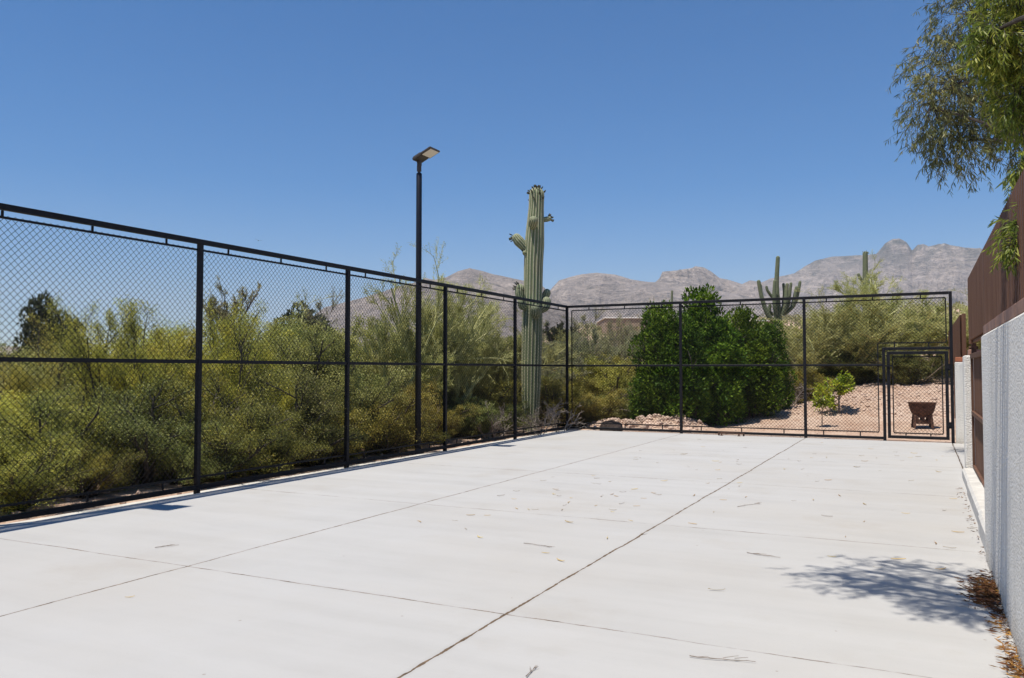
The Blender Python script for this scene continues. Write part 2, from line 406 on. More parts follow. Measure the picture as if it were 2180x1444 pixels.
class MB:
    """collects boxes, bars, tubes, lathes into one mesh"""
    def __init__(s): s.v, s.q, s.t, s.n, s.tn = [], [], [], 0, []
    def add(s, V, Q=None, Tr=None, tint=0.5):
        V = np.asarray(V, float)
        s.v.append(V)
        s.tn.append(np.full(len(V), tint) if np.isscalar(tint) else np.asarray(tint))
        if Q is not None and len(Q): s.q.append(np.asarray(Q)+s.n)
        if Tr is not None and len(Tr): s.t.append(np.asarray(Tr)+s.n)
        s.n += len(V)
    def box(s, a, b, bev=0.0):
        a, b = np.minimum(a, b).astype(float), np.maximum(a, b).astype(float)
        if bev <= 0:
            V = [[(a, b)[(i >> k) & 1][k] for k in range(3)] for i in range(8)]
            s.add(V, [[0, 2, 3, 1], [4, 5, 7, 6], [0, 1, 5, 4], [2, 6, 7, 3], [0, 4, 6, 2], [1, 3, 7, 5]])
            return
        V, idx = [], {}
        for i in range(8):
            c = [(a, b)[(i >> k) & 1][k] for k in range(3)]
            sg = [1 if not (i >> k) & 1 else -1 for k in range(3)]
            for k in range(3):
                q = [c[j]+(sg[j]*bev if j != k else 0) for j in range(3)]
                idx[(i, k)] = len(V); V.append(q)
        Q, Tr = [], []
        for k in range(3):
            u, w = (k+1) % 3, (k+2) % 3
            for side in (0, 1):
                cs = [(side << k) | (i << u) | (j << w) for i, j in ((0, 0), (1, 0), (1, 1), (0, 1))]
                f = [idx[(c, k)] for c in cs]
                Q.append(f if side else f[::-1])
            for i in (0, 1):
                for j in (0, 1):
                    c0 = (i << u) | (j << w); c1 = c0 | (1 << k)
                    Q.append([idx[(c0, u)], idx[(c1, u)], idx[(c1, w)], idx[(c0, w)]])
        for i in range(8): Tr.append([idx[(i, 0)], idx[(i, 1)], idx[(i, 2)]])
        s.add(V, Q, Tr)
    def tube(s, P, r, sides=8, cap=True):
        P = np.asarray(P, float)
        r = np.full(len(P), r) if np.isscalar(r) else np.asarray(r)
        V, Q = tubes(P[None], r[None], sides)
        Tr = []
        n = len(V)
        if cap:
            V = np.concatenate([V, P[[0, -1]]])
            for i in range(sides):
                Tr.append([n, (i+1) % sides, i])
                b = (len(P)-1)*sides
                Tr.append([n+1, b+i, b+(i+1) % sides])
        s.add(V, Q, Tr)
    def lathe(s, prof, sides=24, center=(0, 0, 0)):
        prof = np.asarray(prof, float)
        a = np.linspace(0, 2*np.pi, sides, endpoint=False)
        V = np.stack([prof[:, None, 0]*np.cos(a), prof[:, None, 0]*np.sin(a), np.repeat(prof[:, 1:2], sides, 1)], -1).reshape(-1, 3)
        i = np.arange(len(prof)-1)[:, None]*sides; j = np.arange(sides)[None]
        Q = np.stack([i+j, i+(j+1) % sides, i+sides+(j+1) % sides, i+sides+j], -1).reshape(-1, 4)
        s.add(V+np.array(center), Q)
    def mesh(s, name, material, smooth=False, tint=False):
        F = []
        if s.q: F.append(np.concatenate(s.q))
        if s.t: F.append(np.concatenate(s.t))
        return mesh_np(name, np.concatenate(s.v), F, material, np.concatenate(s.tn) if tint else None, smooth)

def tubes(P, r, sides=4):
    """P (n,k,3) polylines, r (n,k) radii -> verts, quads"""
    n, k, _ = P.shape
    t = np.gradient(P, axis=1)
    t /= np.linalg.norm(t, axis=2, keepdims=True)+1e-9
    t0 = P[:, -1]-P[:, 0]
    ref = np.where((np.abs(t0[:, 2]) > 0.8*np.linalg.norm(t0, axis=1))[:, None], np.array([[1.0, 0.05, 0]]), np.array([[0, 0, 1.0]]))
    a = np.cross(t, ref[:, None, :]); a /= np.linalg.norm(a, axis=2, keepdims=True)+1e-9
    b = np.cross(t, a)
    ang = np.arange(sides)*2*np.pi/sides
    V = P[:, :, None, :] + r[:, :, None, None]*(a[:, :, None, :]*np.cos(ang)[None, None, :, None]+b[:, :, None, :]*np.sin(ang)[None, None, :, None])
    i = np.arange(n)[:, None, None]*k*sides; j = np.arange(k-1)[None, :, None]*sides; m_ = np.arange(sides)[None, None, :]; m2 = (m_+1) % sides
    Q = np.stack([i+j+m_, i+j+m2, i+j+sides+m2, i+j+sides+m_], -1).reshape(-1, 4)
    return V.reshape(-1, 3), Q

def link(name, me, parent=None, loc=(0, 0, 0)):
    o = bpy.data.objects.new(name, me); COL.objects.link(o)
    o.location = loc
    if parent is not None: o.parent = parent
    return o

def tag(o, label=None, cat=None, group=None, kind=None):
    if label: o['label'] = label
    if cat: o['category'] = cat
    if group: o['group'] = group
    if kind: o['kind'] = kind
    return o

def thing(name, label, cat, loc=(0, 0, 0), rz=0.0, group=None, sc=None):
    o = bpy.data.objects.new(name, None); COL.objects.link(o)
    o.empty_display_size = 0.2
    o.location = loc; o.rotation_euler = (0, 0, rz)
    if sc is not None: o.scale = sc
    return tag(o, label, cat, group)

def struct(name, me):
    return tag(link(name, me), kind='structure')

# ------------------------------------------------------------------ ground, slab, mountains
def axis(lo, hi, step, far, ratio=1.16):
    a = list(np.arange(lo, hi+1e-6, step))
    d, x = step, hi
    while x < far: d *= ratio; x += d; a.append(x)
    d, x = step, lo
    while x > -far: d *= ratio; x -= d; a.insert(0, x)
    return np.array(a)

def grid_faces(nx, ny):
    i = np.arange(ny-1)[:, None]*nx; j = np.arange(nx-1)[None]
    return np.stack([i+j, i+j+1, i+nx+j+1, i+nx+j], -1).reshape(-1, 4)

gx, gy = axis(-17, 6, 0.16, 7000, 1.13), axis(-1, 32, 0.16, 7000, 1.13)
GX, GY = np.meshgrid(gx, gy)
V = np.stack([GX, GY, T(GX, GY)], -1).reshape(-1, 3)
struct('ground', mesh_np('ground', V, grid_faces(len(gx), len(gy)), 'ground', smooth=True))

mb = MB(); mb.box((-7.70, -5, -0.12), (0.53, 18.60, 0.0), 0.012)
mb.box((0.534, 12.95, -0.12), (1.12, 18.60, -0.004), 0.012)
mb.box((0.534, -5, -0.12), (0.64, 12.946, -0.006), 0.0)
struct('concrete_slab', mb.mesh('concrete_slab', 'concrete'))
mb = MB(); mb.box((-7.95, 18.603, -0.12), (1.12, 18.86, -0.03), 0.01)
mb.box((-7.98, -5, -0.12), (-7.703, 18.601, -0.03), 0.01)
struct('fence_footing', mb.mesh('fence_footing', 'curb'))

# mountain skyline read as azimuth/elevation, each range at its own true distance
def skyline(pts):
    az, el = [], []
    for u, v in pts:
        d = FWD + RGT*(u-W_/2)/FPX - UPV*(v-H_/2)/FPX
        az.append(math.degrees(math.atan2(d[0], d[1]))); el.append(d[2]/math.hypot(d[0], d[1]))
    return np.array(az), np.array(el)
RANGES = (
    (2600, 900, 0.5, [(300, 800), (600, 735), (690, 665), (780, 642), (850, 622), (885, 612), (905, 602), (925, 606), (950, 600), (975, 586), (1000, 578), (1020, 582), (1050, 591), (1110, 603), (1150, 611), (1180, 640), (1230, 680), (1300, 740)]),
    (3300, 1000, 0.5, [(980, 720), (1080, 655), (1150, 632), (1172, 626), (1190, 605), (1215, 597), (1240, 591), (1270, 588), (1310, 592), (1345, 603), (1380, 608), (1420, 610), (1480, 620), (1560, 632), (1650, 650), (1750, 680)]),
    (4000, 1000, 1.0, [(1300, 690), (1380, 622), (1404, 603), (1410, 588), (1440, 585), (1470, 581), (1482, 577), (1500, 580), (1515, 588), (1532, 601), (1550, 604), (1580, 614), (1597, 606), (1620, 609), (1660, 640), (1720, 690)]),
    (5200, 1700, 1.0, [(1480, 690), (1560, 640), (1640, 602), (1690, 591), (1712, 577), (1735, 564), (1770, 555), (1800, 554), (1840, 552), (1866, 549), (1885, 526), (1900, 518), (1915, 517), (1930, 525), (1942, 543), (1953, 531), (1966, 529), (1978, 534), (2000, 529), (2030, 533), (2090, 541), (2200, 556), (2500, 590), (2900, 640)]),
)
na, nr = 1500, 200
aa = np.linspace(-56, 40, na)
rr = np.concatenate([np.linspace(900, 6200, nr-14), np.linspace(6300, 11000, 14)])
AA, RR = np.meshgrid(aa, rr)
PX, PY = RR*np.sin(np.radians(AA)), RR*np.cos(np.radians(AA))
wx = PX+260*(fbm(PX/500, PY/500, 4, 21)-0.5); wy = PY+260*(fbm(PX/500, PY/500, 4, 31)-0.5)
ridge = fbm(wx/520, wy/520, 7, 11, True)
Z = np.zeros_like(PX)
for dist, wid, rough, pts in RANGES:
    a_, e_ = skyline(pts)
    prof = np.interp(aa, np.concatenate([[a_[0]-4], a_, [a_[-1]+4]]), np.concatenate([[0], e_, [0]]), left=0, right=0)
    prof = np.clip(prof, 0, None)[None, :]*dist
    hgt = prof + CAMH*(prof > 0)
    d = RR-dist
    rn = (ridge-0.62)
    front = np.clip(1+d/wid + rn*1.25*np.clip(-d/wid*4, 0, 1), 0, 1)**(1.15 if rough < 0.9 else 0.9)
    back = np.clip(1-d/(wid*0.8), 0, 1)
    f = np.where(d < 0, front, back)
    det = (fbm(PX/90, PY/90, 5, 41, True)-0.6)*(26 if rough > 0.9 else 11)
    h = hgt*f*np.minimum(1.0, RR/dist) + det*np.clip(-d/140, 0, 1)*(f > 0.02)
    crag = (fbm(PX/55, PY/200, 4, 51)-0.5)*dist*0.0012*rough
    h = h + crag*np.exp(-(d/60.0)**2)
    Z = np.maximum(Z, h)
Z = Z + 8 + (RR-900)*0.004
Z[0] = -30
V = np.stack([PX, PY, Z], -1).reshape(-1, 3)
struct('mountains', mesh_np('mountains', V, grid_faces(na, nr), 'mountain', smooth=False))

# ------------------------------------------------------------------ chain link fence
XF, YB, HF, HMID = -7.832, 18.709, 3.05, 1.562
D_ = 0.0725                                         # diamond width
def chain_link(L, z0, z1, r=0.0027):
    """woven diamond mesh, zigzag wires side by side, loops at the top and bottom; local x 0..L"""
    hh = D_/2
    nw = int(round(L/hh)); nz = int(round((z1-z0)/hh))
    hh_x, hh_z = L/nw, (z1-z0)/nz
    mbk = []
    j = np.arange(-1, nz+2)
    k = np.arange(nw)
    xs = (k[:, None]+((j[None]+k[:, None]) % 2))*hh_x
    zs = np.broadcast_to(z0+j*hh_z, xs.shape).copy()
    zs[:, 0] += hh_z*0.35; zs[:, -1] -= hh_z*0.35
    ys = np.where(((j[None]+k[:, None]) % 2) == 0, 0.0016, -0.0016)*np.ones_like(xs)
    P = np.stack([xs, ys, zs], -1)
    off = np.array([[r*1.35, 0, 0], [0, r, 0], [-r*1.35, 0, 0], [0, -r, 0]])
    n, kk = xs.shape
    V = (P[:, :, None, :]+off).reshape(-1, 3)
    i = np.arange(n)[:, None, None]*kk*4; jj = np.arange(kk-1)[None, :, None]*4; m_ = np.arange(4)[None, None]
    m2 = (m_+1) % 4
    Q = np.stack([i+jj+m_, i+jj+m2, i+jj+4+m2, i+jj+4+m_], -1).reshape(-1, 4)
    return mesh_np('wire_mesh', V, Q, 'wire')

def bar_mesh(name, a, b, material='black', bev=0.004):
    q = MB(); q.box(a, b, bev); return q.mesh(name, material)

RS = 0.0295                                          # half width of rails and posts
zb0, zb1 = 0.02, 0.02+2*RS                          # bottom rail
mz0, mz1 = 0.165, HF-0.125                          # between the thin rods
yl = [XF]
left = thing('chain_link_fence', 'long black chain link fence along the left edge of the slab, lamp pole behind it', 'fence', (XF, YB, 0), math.pi/2)
# local x runs along +Y after the quarter turn: x = worldY - YB ; local y = -(worldX - XF)
yp = [1.46, 4.31, 7.173, 10.043, 12.914, 15.809, 18.709]
xs_l = [y-YB for y in yp]
pm = bar_mesh('post', (-RS, -RS, -0.08), (RS, RS, HF-2*RS+0.002))
for x in xs_l: link('post', pm, left, (x, 0, 0))
L0, L1 = xs_l[0]-RS, xs_l[-1]+RS
link('top_rail', bar_mesh('top_rail', (L0, -RS, HF-2*RS), (L1, RS, HF)), left)
link('bottom_rail', bar_mesh('bottom_rail', (L0, -RS*0.9, zb0), (L1, RS*0.9, zb1-0.004)), left)
def rod_frame(x0, x1, z0, z1, sides=(True, True), stub_top=None, stub_bot=None):
    """thin rods that hold the mesh inside a bay, with short stubs to the rails; one mesh per rod"""
    out = []; r = 0.011
    n = max(2, int(round((x1-x0)/1.0)))
    for zc, st, s_ in ((z1, stub_top, 1), (z0, stub_bot, -1)):
        q = MB(); q.box((x0, -r+0.03, zc-r), (x1, r+0.03, zc+r))
        for i in range(n):
            x = x0+(x1-x0)*(i+0.5)/n
            if st is not None: q.box((x-0.012, 0.022, zc+s_*(r-0.002)), (x+0.012, 0.034, st))
        out.append(q.mesh('mesh_rod', 'black'))
    for on, xc in zip(sides, (x0, x1)):
        if on:
            q = MB(); q.box((xc-r, -r+0.03, z0+r+0.001), (xc+r, r+0.03, z1-r-0.001)); out.append(q.mesh('mesh_rod', 'black'))
    return out
def link_all(ms, parent, loc=(0, 0, 0)):
    for q in ms: link('mesh_rod', q, parent, loc)
rod_cache = {}
for a, b in zip(xs_l[:-1], xs_l[1:]):
    Lb = round(b-a, 3)
    a0, b0 = RS+0.002, Lb-RS-0.002
    link('mid_rail', bar_mesh('mid_rail', (a0, -RS*0.75, HMID-RS*0.75), (b0, RS*0.75, HMID+RS*0.75)), left, (a, 0, 0))
    if Lb not in rod_cache:
        rod_cache[Lb] = (rod_frame(0.0, Lb, mz0, mz1, (False, False), HF-2*RS-0.001, zb1-0.003), chain_link(Lb, mz0, mz1))
    link_all(rod_cache[Lb][0], left, (a, 0, 0))
    link('wire_mesh', rod_cache[Lb][1], left, (a, 0.045, 0))

xb = [-4.983, -2.2585]
XE = 0.546
XG = -0.70                                          # gate latch post
back = thing('chain_link_fence', 'black chain link fence across the far end of the slab before the hedge', 'fence', (0, YB, 0))
for x in xb: link('post', pm, back, (x, 0, 0))
link('post', bar_mesh('post', (-RS, -RS, -0.08), (RS, RS, HF-0.002)), back, (XE, 0, 0))
GZ = 1.93
link('gate_post', bar_mesh('gate_post', (-RS, -RS, -0.08), (RS, RS, GZ)), back, (XG, 0, 0))
link('top_rail', bar_mesh('top_rail', (XF+RS+0.002, -RS, HF-2*RS), (XE-RS-0.002, RS, HF)), back)
link('bottom_rail', bar_mesh('bottom_rail', (XF+RS+0.002, -RS*0.9, zb0), (XG-RS-0.002, RS*0.9, zb1-0.004)), back)
link('gate_header', bar_mesh('gate_header', (XG+RS+0.002, -RS, GZ-2*RS), (XE-RS-0.002, RS, GZ)), back)
edges = [XF]+xb
for a, b in ((XF, xb[0]), (xb[0], xb[1]), (xb[1], XG)):
    link('mid_rail', bar_mesh('mid_rail', (a+RS+0.002, -RS*0.75, HMID-RS*0.75), (b-RS-0.002, RS*0.75, HMID+RS*0.75)), back)
# rods and mesh of the back fence (mesh on the outer side)
q = rod_frame(XF+0.115, xb[0], mz0, mz1, (True, False), HF-2*RS-0.001, zb1-0.003); link_all(q, back)
q = rod_frame(xb[0], xb[1], mz0, mz1, (False, False), HF-2*RS-0.001, zb1-0.003); link_all(q, back)
q = rod_frame(xb[1], XG-0.11, mz0, 2.02, (False, True), None, zb1-0.003); link_all(q[1:], back)
q = rod_frame(xb[1], XE-0.085, 2.02, mz1, (False, True), HF-2*RS-0.001, None); link_all([q[0], q[2]], back)
q = rod_frame(XG-0.11, XE-0.085, 2.02, mz1, (False, False), None, GZ+0.001); link_all(q[1:], back)
for a, b, z0, z1 in ((XF+0.115, xb[0], mz0, mz1), (xb[0], xb[1], mz0, mz1), (xb[1], XG-0.11, mz0, 2.02), (xb[1], XE-0.085, 2.02, mz1)):
    link('wire_mesh', chain_link(b-a, z0, z1), back, (a, 0.045, 0))

gate = thing('chain_link_gate', 'narrow black chain link gate at right end of far fence, fire pit behind', 'gate', (XG, YB, 0))
gw0, gw1 = RS+0.028, XE-XG-RS-0.03
q = MB(); r = 0.03
q.box((gw0, -r, 0.05), (gw0+2*r, r, GZ-2*RS-0.03), 0.004); q.box((gw1-2*r, -r, 0.05), (gw1, r, GZ-2*RS-0.03), 0.004)
q.box((gw0+2*r+0.001, -r, GZ-2*RS-0.03-2*r), (gw1-2*r-0.001, r, GZ-2*RS-0.03), 0.004)
q.box((gw0+2*r+0.001, -r, 0.05), (gw1-2*r-0.001, r, 0.05+2*r), 0.004)
link('gate_frame', q.mesh('gate_frame', 'black'), gate)
link_all(rod_frame(gw0+0.11, gw1-0.11, 0.16, GZ-2*RS-0.14, (True, True), GZ-2*RS-0.03-2*r-0.001, 0.112), gate)
link('wire_mesh', chain_link(gw1-gw0-0.22, 0.16, GZ-2*RS-0.14), gate, (gw0+0.11, 0.045, 0))
for z in (0.28, 1.45):
    q = MB(); q.tube([(gw1+0.014, -0.012, z), (gw1+0.014, -0.012, z+0.13)], 0.022, 10); q.box((gw1-0.05, -0.04, z+0.03), (gw1+0.03, -0.031, z+0.10))
    link('hinge', q.mesh('hinge', 'black'), gate)
q = MB(); q.box((gw0-0.03, -0.052, 1.53), (gw0+0.10, -0.034, 1.56)); q.tube([(gw0+0.03, -0.034, 1.47), (gw0+0.03, -0.06, 1.47), (gw0+0.03, -0.06, 1.40), (gw0+0.03, -0.034, 1.40)], 0.008, 6)
link('latch', q.mesh('latch', 'black'), gate)

# small steel foot bracket on the slab by the far fence
br = MB()
br.box((-0.28, -0.01, 0.055), (0.28, 0.012, 0.075), 0.003)
for x in (-0.20, 0.18): br.box((x-0.014, -0.012, 0.002), (x+0.014, 0.014, 0.0545)); br.box((x-0.03, -0.05, 0.0), (x+0.03, 0.05, 0.006))
br.box((-0.28, 0.013, 0.0), (-0.26, 0.10, 0.06)); br.box((0.26, 0.013, 0.0), (0.28, 0.10, 0.06))
o = link('metal_bracket', br.mesh('metal_bracket', 'rust'), None, (-3.80, 18.42, 0))
tag(o, 'low rusty steel bracket on the slab edge below the far fence', 'bracket')

# ------------------------------------------------------------------ lamp posts
def lamp_meshes():
    Hp = 5.02
    q = MB(); q.tube([(0, 0, -0.1), (0, 0, Hp-0.02), (0, 0, Hp)], [0.054, 0.051, 0.040], 20)
    pole = q.mesh('pole', 'pole', True)
    q = MB(); q.lathe([(0.0, 0.001), (0.11, 0.001), (0.11, 0.02), (0.06, 0.03), (0.06, 0.10), (0.05, 0.105)], 20)
    base = q.mesh('base_plate', 'pole')
    q = MB(); q.tube([(0, 0, Hp+0.001), (0, 0, Hp+0.03)], 0.022, 12)
    q.tube([(0, 0, Hp+0.03), (0, 0, Hp+0.13)], 0.042, 14)
    q.box((-0.03, -0.035, Hp+0.125), (0.04, 0.035, Hp+0.23), 0.01)
    q.tube([(0.0, -0.048, Hp+0.18), (0.0, 0.048, Hp+0.18)], 0.02, 10)
    tenon = q.mesh('bracket', 'lamp_body')
    # head: flat square box, tilted up at its outer end
    h = MB()
    h.box((-0.07, -0.135, -0.03), (0.13, 0.135, 0.03), 0.015)
    h.box((0.125, -0.165, -0.026), (0.37, 0.165, 0.012), 0.01)
    for y in np.linspace(-0.11, 0.11, 7): h.box((-0.05, y-0.004, 0.031), (0.12, y+0.004, 0.045))
    head = h.mesh('lamp_head', 'lamp_body')
    l = MB(); l.box((0.150, -0.135, -0.033), (0.350, 0.135, -0.0262), 0.002)
    return pole, base, tenon, head, l.mesh('lens', 'lens'), Hp
pole_m, base_m, ten_m, head_m, lens_m, HP = lamp_meshes()
for y, lab in ((12.38, 'tall dark lamp post with a tilted flat flood light, standing behind the left fence'),
               (4.50, 'second dark lamp post just past the left edge, casting a head shadow on the slab')):
    lp = thing('lamp_post', lab, 'lamp post', (-8.07, y, 0), 0, 'lamp posts behind the left fence')
    link('pole', pole_m, lp); link('base_plate', base_m, lp, (0, 0, -0.03)); link('bracket', ten_m, lp)
    hd = link('lamp_head', head_m, lp, (0.0, 0, HP+0.255)); hd.rotation_euler = (0, R_(-24), 0)
    ln = link('lens', lens_m, hd)

# ------------------------------------------------------------------ wall, gate and brown metal fence on the right
WX, WT = 0.42, 0.20
def stucco_box(q, a, b): q.box(a, b, 0.018)
wl = thing('stucco_wall', 'near white stucco wall along the right edge, grainy and weather streaked', 'wall', (0, 0, 0))
q = MB(); stucco_box(q, (WX, -5, -0.1), (WX+WT, 7.35, 1.735)); link('wall_body', q.mesh('wall_body', 'stucco'), wl)
q = MB()
for y0 in np.arange(-5, 7.3, 0.62): q.box((WX+0.015, y0, 1.736), (WX+WT+0.02, min(y0+0.612, 7.33), 1.805+0.004*random.random()), 0.006)
link('wall_cap', q.mesh('wall_cap', 'brown_cap'), wl)

pl = thing('stucco_pillar', 'white stucco pillar standing at the far side of the brown driveway gate', 'pillar', (0.52, 12.8, 0))
q = MB(); stucco_box(q, (0, 0, -0.1), (0.30, 0.34, 1.66)); link('pillar_body', q.mesh('pillar_body', 'stucco'), pl)
q = MB(); q.box((0.06, 0.02, 1.661), (0.28, 0.32, 1.74), 0.008); link('pillar_cap', q.mesh('pillar_cap', 'brown_cap'), pl)

rw = thing('stucco_wall', 'short white stucco wall with a terracotta cap beside the far gate post', 'wall', (0, 0, 0))
q = MB(); stucco_box(q, (0.60, 18.62, -0.1), (1.30, 18.84, 1.62)); link('wall_body', q.mesh('wall_body', 'stucco'), rw)
q = MB(); stucco_box(q, (1.10, 13.0, -0.1), (1.30, 18.618, 1.62)); link('wall_return', q.mesh('wall_return', 'stucco'), rw)
q = MB(); q.box((0.61, 18.625, 1.621), (1.29, 18.835, 1.715), 0.008); link('wall_cap', q.mesh('wall_cap', 'terracotta'), rw)

def pickets(y0, y1, z0, z1, pitch=0.105, amp=0.046, th=0.003):
    """folded metal sheet: alternating front and back boards"""
    n = int(round((y1-y0)/pitch)); pt = (y1-y0)/n
    pts = []
    for i in range(n):
        a = y0+i*pt
        pts += [(-amp/2, a), (-amp/2, a+pt*0.46), (amp/2, a+pt*0.54), (amp/2, a+pt*0.98)]
    pts = np.array(pts)
    k = len(pts)
    V = np.concatenate([np.c_[pts, np.full(k, z0)], np.c_[pts, np.full(k, z1)], np.c_[pts+[th, 0], np.full(k, z0)], np.c_[pts+[th, 0], np.full(k, z1)]])
    i = np.arange(k-1)
    Q = np.concatenate([np.stack([i, i+1, k+i+1, k+i], -1), np.stack([2*k+i+1, 2*k+i, 3*k+i, 3*k+i+1], -1), np.stack([k+i, k+i+1, 3*k+i+1, 3*k+i], -1), np.stack([i+1, i, 2*k+i, 2*k+i+1], -1)])
    return V, Q
bf = thing('metal_fence', 'tall brown ribbed metal fence rising above the near stucco wall and gate', 'fence', (0.60, 0, 0))
q = MB(); q.add(*pickets(-5, 12.62, 1.855, 2.69)); link('metal_panel', q.mesh('metal_panel', 'brown'), bf)
q = MB(); q.box((0.02, -5, 1.83), (0.06, 12.6, 1.88)); q.box((0.02, -5, 2.30), (0.06, 12.6, 2.34)); link('fence_rail', q.mesh('fence_rail', 'brown'), bf)
for y in (-2.0, 1.0, 3.9, 6.75, 9.5, 12.55):
    link('fence_post', bar_mesh('fence_post', (-0.024, -0.04, 1.806), (0.0175, 0.04, 2.675), 'brown'), bf, (0, y, 0))
ff = thing('metal_fence', 'distant piece of brown ribbed metal fence beyond the terracotta capped wall', 'fence', (0.74, 0, 0))
q = MB(); q.add(*pickets(18.9, 27.0, 1.60, 2.58)); link('metal_panel', q.mesh('metal_panel', 'brown'), ff)
for y in (18.88, 21.5, 24.2, 26.9): link('fence_post', bar_mesh('fence_post', (-0.02, -0.03, 0.2), (0.05, 0.03, 2.60), 'brown'), ff, (0.03, y, 0))
q = MB(); q.box((0.03, 18.95, 1.62), (0.06, 27, 1.66)); link('fence_rail', q.mesh('fence_rail', 'brown'), ff)

dg = thing('driveway_gate', 'wide brown metal driveway gate set back between stucco wall and pillar', 'gate', (0.64, 0, 0))
for y0, y1 in ((7.40, 10.07), (10.09, 12.78)):
    q = MB(); q.add(*pickets(y0+0.04, y1-0.04, 0.18, 1.62, 0.16, 0.02)); link('gate_panel', q.mesh('gate_panel', 'brown'), dg)
    q = MB()
    q.box((-0.045, y0, 1.62), (0.02, y1, 1.68), 0.004); q.box((-0.04, y0, 0.14), (0.02, y1, 0.178), 0.004)
    q.box((-0.04, y0+0.001, 0.179), (-0.012, y0+0.06, 1.619)); q.box((-0.04, y1-0.061, 0.179), (-0.012, y1-0.001, 1.619))
    q.box((-0.045, y0+0.062, 0.86), (-0.0115, y1-0.063, 0.91))
    link('gate_frame', q.mesh('gate_frame', 'brown'), dg)
for y in (7.60, 12.70):
    q = MB(); q.box((-0.03, y-0.03, 1.682), (0.03, y+0.03, 1.828)); q.tube([(-0.06, y, 1.76), (0.05, y, 1.76)], 0.022, 10)
    link('hinge', q.mesh('hinge', 'rust'), dg)

cb = thing('curb', 'pale stepped concrete curb below the brown driveway gate', 'curb', (0, 0, 0))
for (y0, y1, x0, h) in ((7.36, 8.55, 0.435, 0.17), (8.62, 11.05, 0.455, 0.15), (11.12, 12.78, 0.47, 0.13)):
    q = MB(); q.box((x0, y0, -0.05), (0.66, y1, h), 0.025); link('curb_block', q.mesh('curb_block', 'curb'), cb)
for y in (8.585, 11.085):
    q = MB(); q.box((0.49, y-0.03, -0.05), (0.66, y+0.03, 0.10)); link('curb_joint', q.mesh('curb_joint', 'curb'), cb)

# ------------------------------------------------------------------ plants: growth helpers
def unit(v): return v/(np.linalg.norm(v, axis=-1, keepdims=True)+1e-9)
def rdir(n, g): return unit(g.normal(size=(n, 3)))
def curve(p0, d, L, k, wob, grav, g):
    n = len(p0); P = np.empty((n, k, 3)); P[:, 0] = p0
    st = (L/(k-1))[:, None]; d = unit(d)
    for i in range(1, k):
        d = unit(d + wob*rdir(n, g) + np.array([0, 0, grav]))
        P[:, i] = P[:, i-1]+d*st
    return P
def spawn(P, m, t0, t1, Lf, ang, up, k, wob, grav, g, taper=0.4, out=0.0):
    """m children on every polyline"""
    n, kk, _ = P.shape
    idx = np.repeat(np.arange(n), m)
    t = g.uniform(t0, t1, n*m); f = t*(kk-1); i = np.minimum(f.astype(int), kk-2); fr = (f-i)[:, None]
    a, b = P[idx, i], P[idx, i+1]
    p0 = a*(1-fr)+b*fr
    tan = unit(b-a); pr = unit(np.cross(tan, rdir(n*m, g)))
    an = ang*g.uniform(0.6, 1.3, n*m)[:, None]
    d = tan*np.cos(an)+pr*np.sin(an)+np.array([0, 0, up])
    if out: d = d+out*unit(p0*np.array([1, 1, 0.2]))
    plen = np.linalg.norm(np.diff(P, axis=1), axis=2).sum(1)[idx]
    L = Lf*plen*(1-taper*t)*g.uniform(0.65, 1.3, n*m)
    return curve(p0, d, L, k, wob, grav, g)
def radii(P, r0, r1): return np.linspace(1, 0, P.shape[1])[None]*(r0-r1)+r1+np.zeros((len(P), 1))
def leaves_on(P, m, size, aspect, g, spread=0.02, t0=0.15, fwd=0.6, droop=0.0, sc=(0.7, 1.35), upn=0.0):
    """m rhombic leaves along every polyline"""
    n, k, _ = P.shape
    idx = np.repeat(np.arange(n), m); t = g.uniform(t0, 1.0, n*m); f = t*(k-1); i = np.minimum(f.astype(int), k-2); fr = (f-i)[:, None]
    a, b = P[idx, i], P[idx, i+1]
    c = a*(1-fr)+b*fr+g.normal(size=(n*m, 3))*spread
    d = unit(unit(b-a)*fwd+rdir(n*m, g)*0.9+np.array([0, 0, -droop]))
    nr = unit(rdir(n*m, g)+np.array([0, 0, upn])) if upn else None
    return leaf_quads(c, d, size*g.uniform(*sc, n*m), aspect, g, nr)
def leaf_quads(c, d, L, aspect, g, nrm=None):
    s = unit(np.cross(d, rdir(len(c), g) if nrm is None else nrm)); L = L[:, None]
    V = np.stack([c, c+d*L*0.5+s*L*aspect*0.5, c+d*L, c+d*L*0.5-s*L*aspect*0.5], 1)
    return V.reshape(-1, 3), np.arange(len(c)*4).reshape(-1, 4)
def clump_tint(Vc, g, sc=2.2, seed=0):
    n = fbm(Vc[:, 0]*sc+7, (Vc[:, 1]+Vc[:, 2]*1.3)*sc+3, 3, seed)
    t = 0.5+(n-0.5)*1.1+g.normal(size=len(Vc))*0.24
    return np.clip(t, 0, 1)
def crown_mesh(lv, mname, g, tsc=2.2, seed=0):
    V, Q = lv
    t = np.repeat(clump_tint(V[::4], g, tsc, seed), 4)
    return mesh_np('crown', V, Q, mname, t)
def wood_mesh(parts, mname):
    Vs, Qs, n = [], [], 0
    for P, r, s in parts:
        V, Q = tubes(P, r, s); Vs.append(V); Qs.append(Q+n); n += len(V)
    return mesh_np('branches', np.concatenate(Vs), np.concatenate(Qs), mname)
def cat(*ls):
    Vs, Qs, n = [], [], 0
    for V, Q in ls: Vs.append(V); Qs.append(Q+n); n += len(V)
    return np.concatenate(Vs), np.concatenate(Qs)
def base_dirs(n, lo, hi, g):
    a = g.uniform(0, 2*np.pi, n); t = g.uniform(lo, hi, n)
    return np.stack([np.sin(t)*np.cos(a), np.sin(t)*np.sin(a), np.cos(t)], 1)

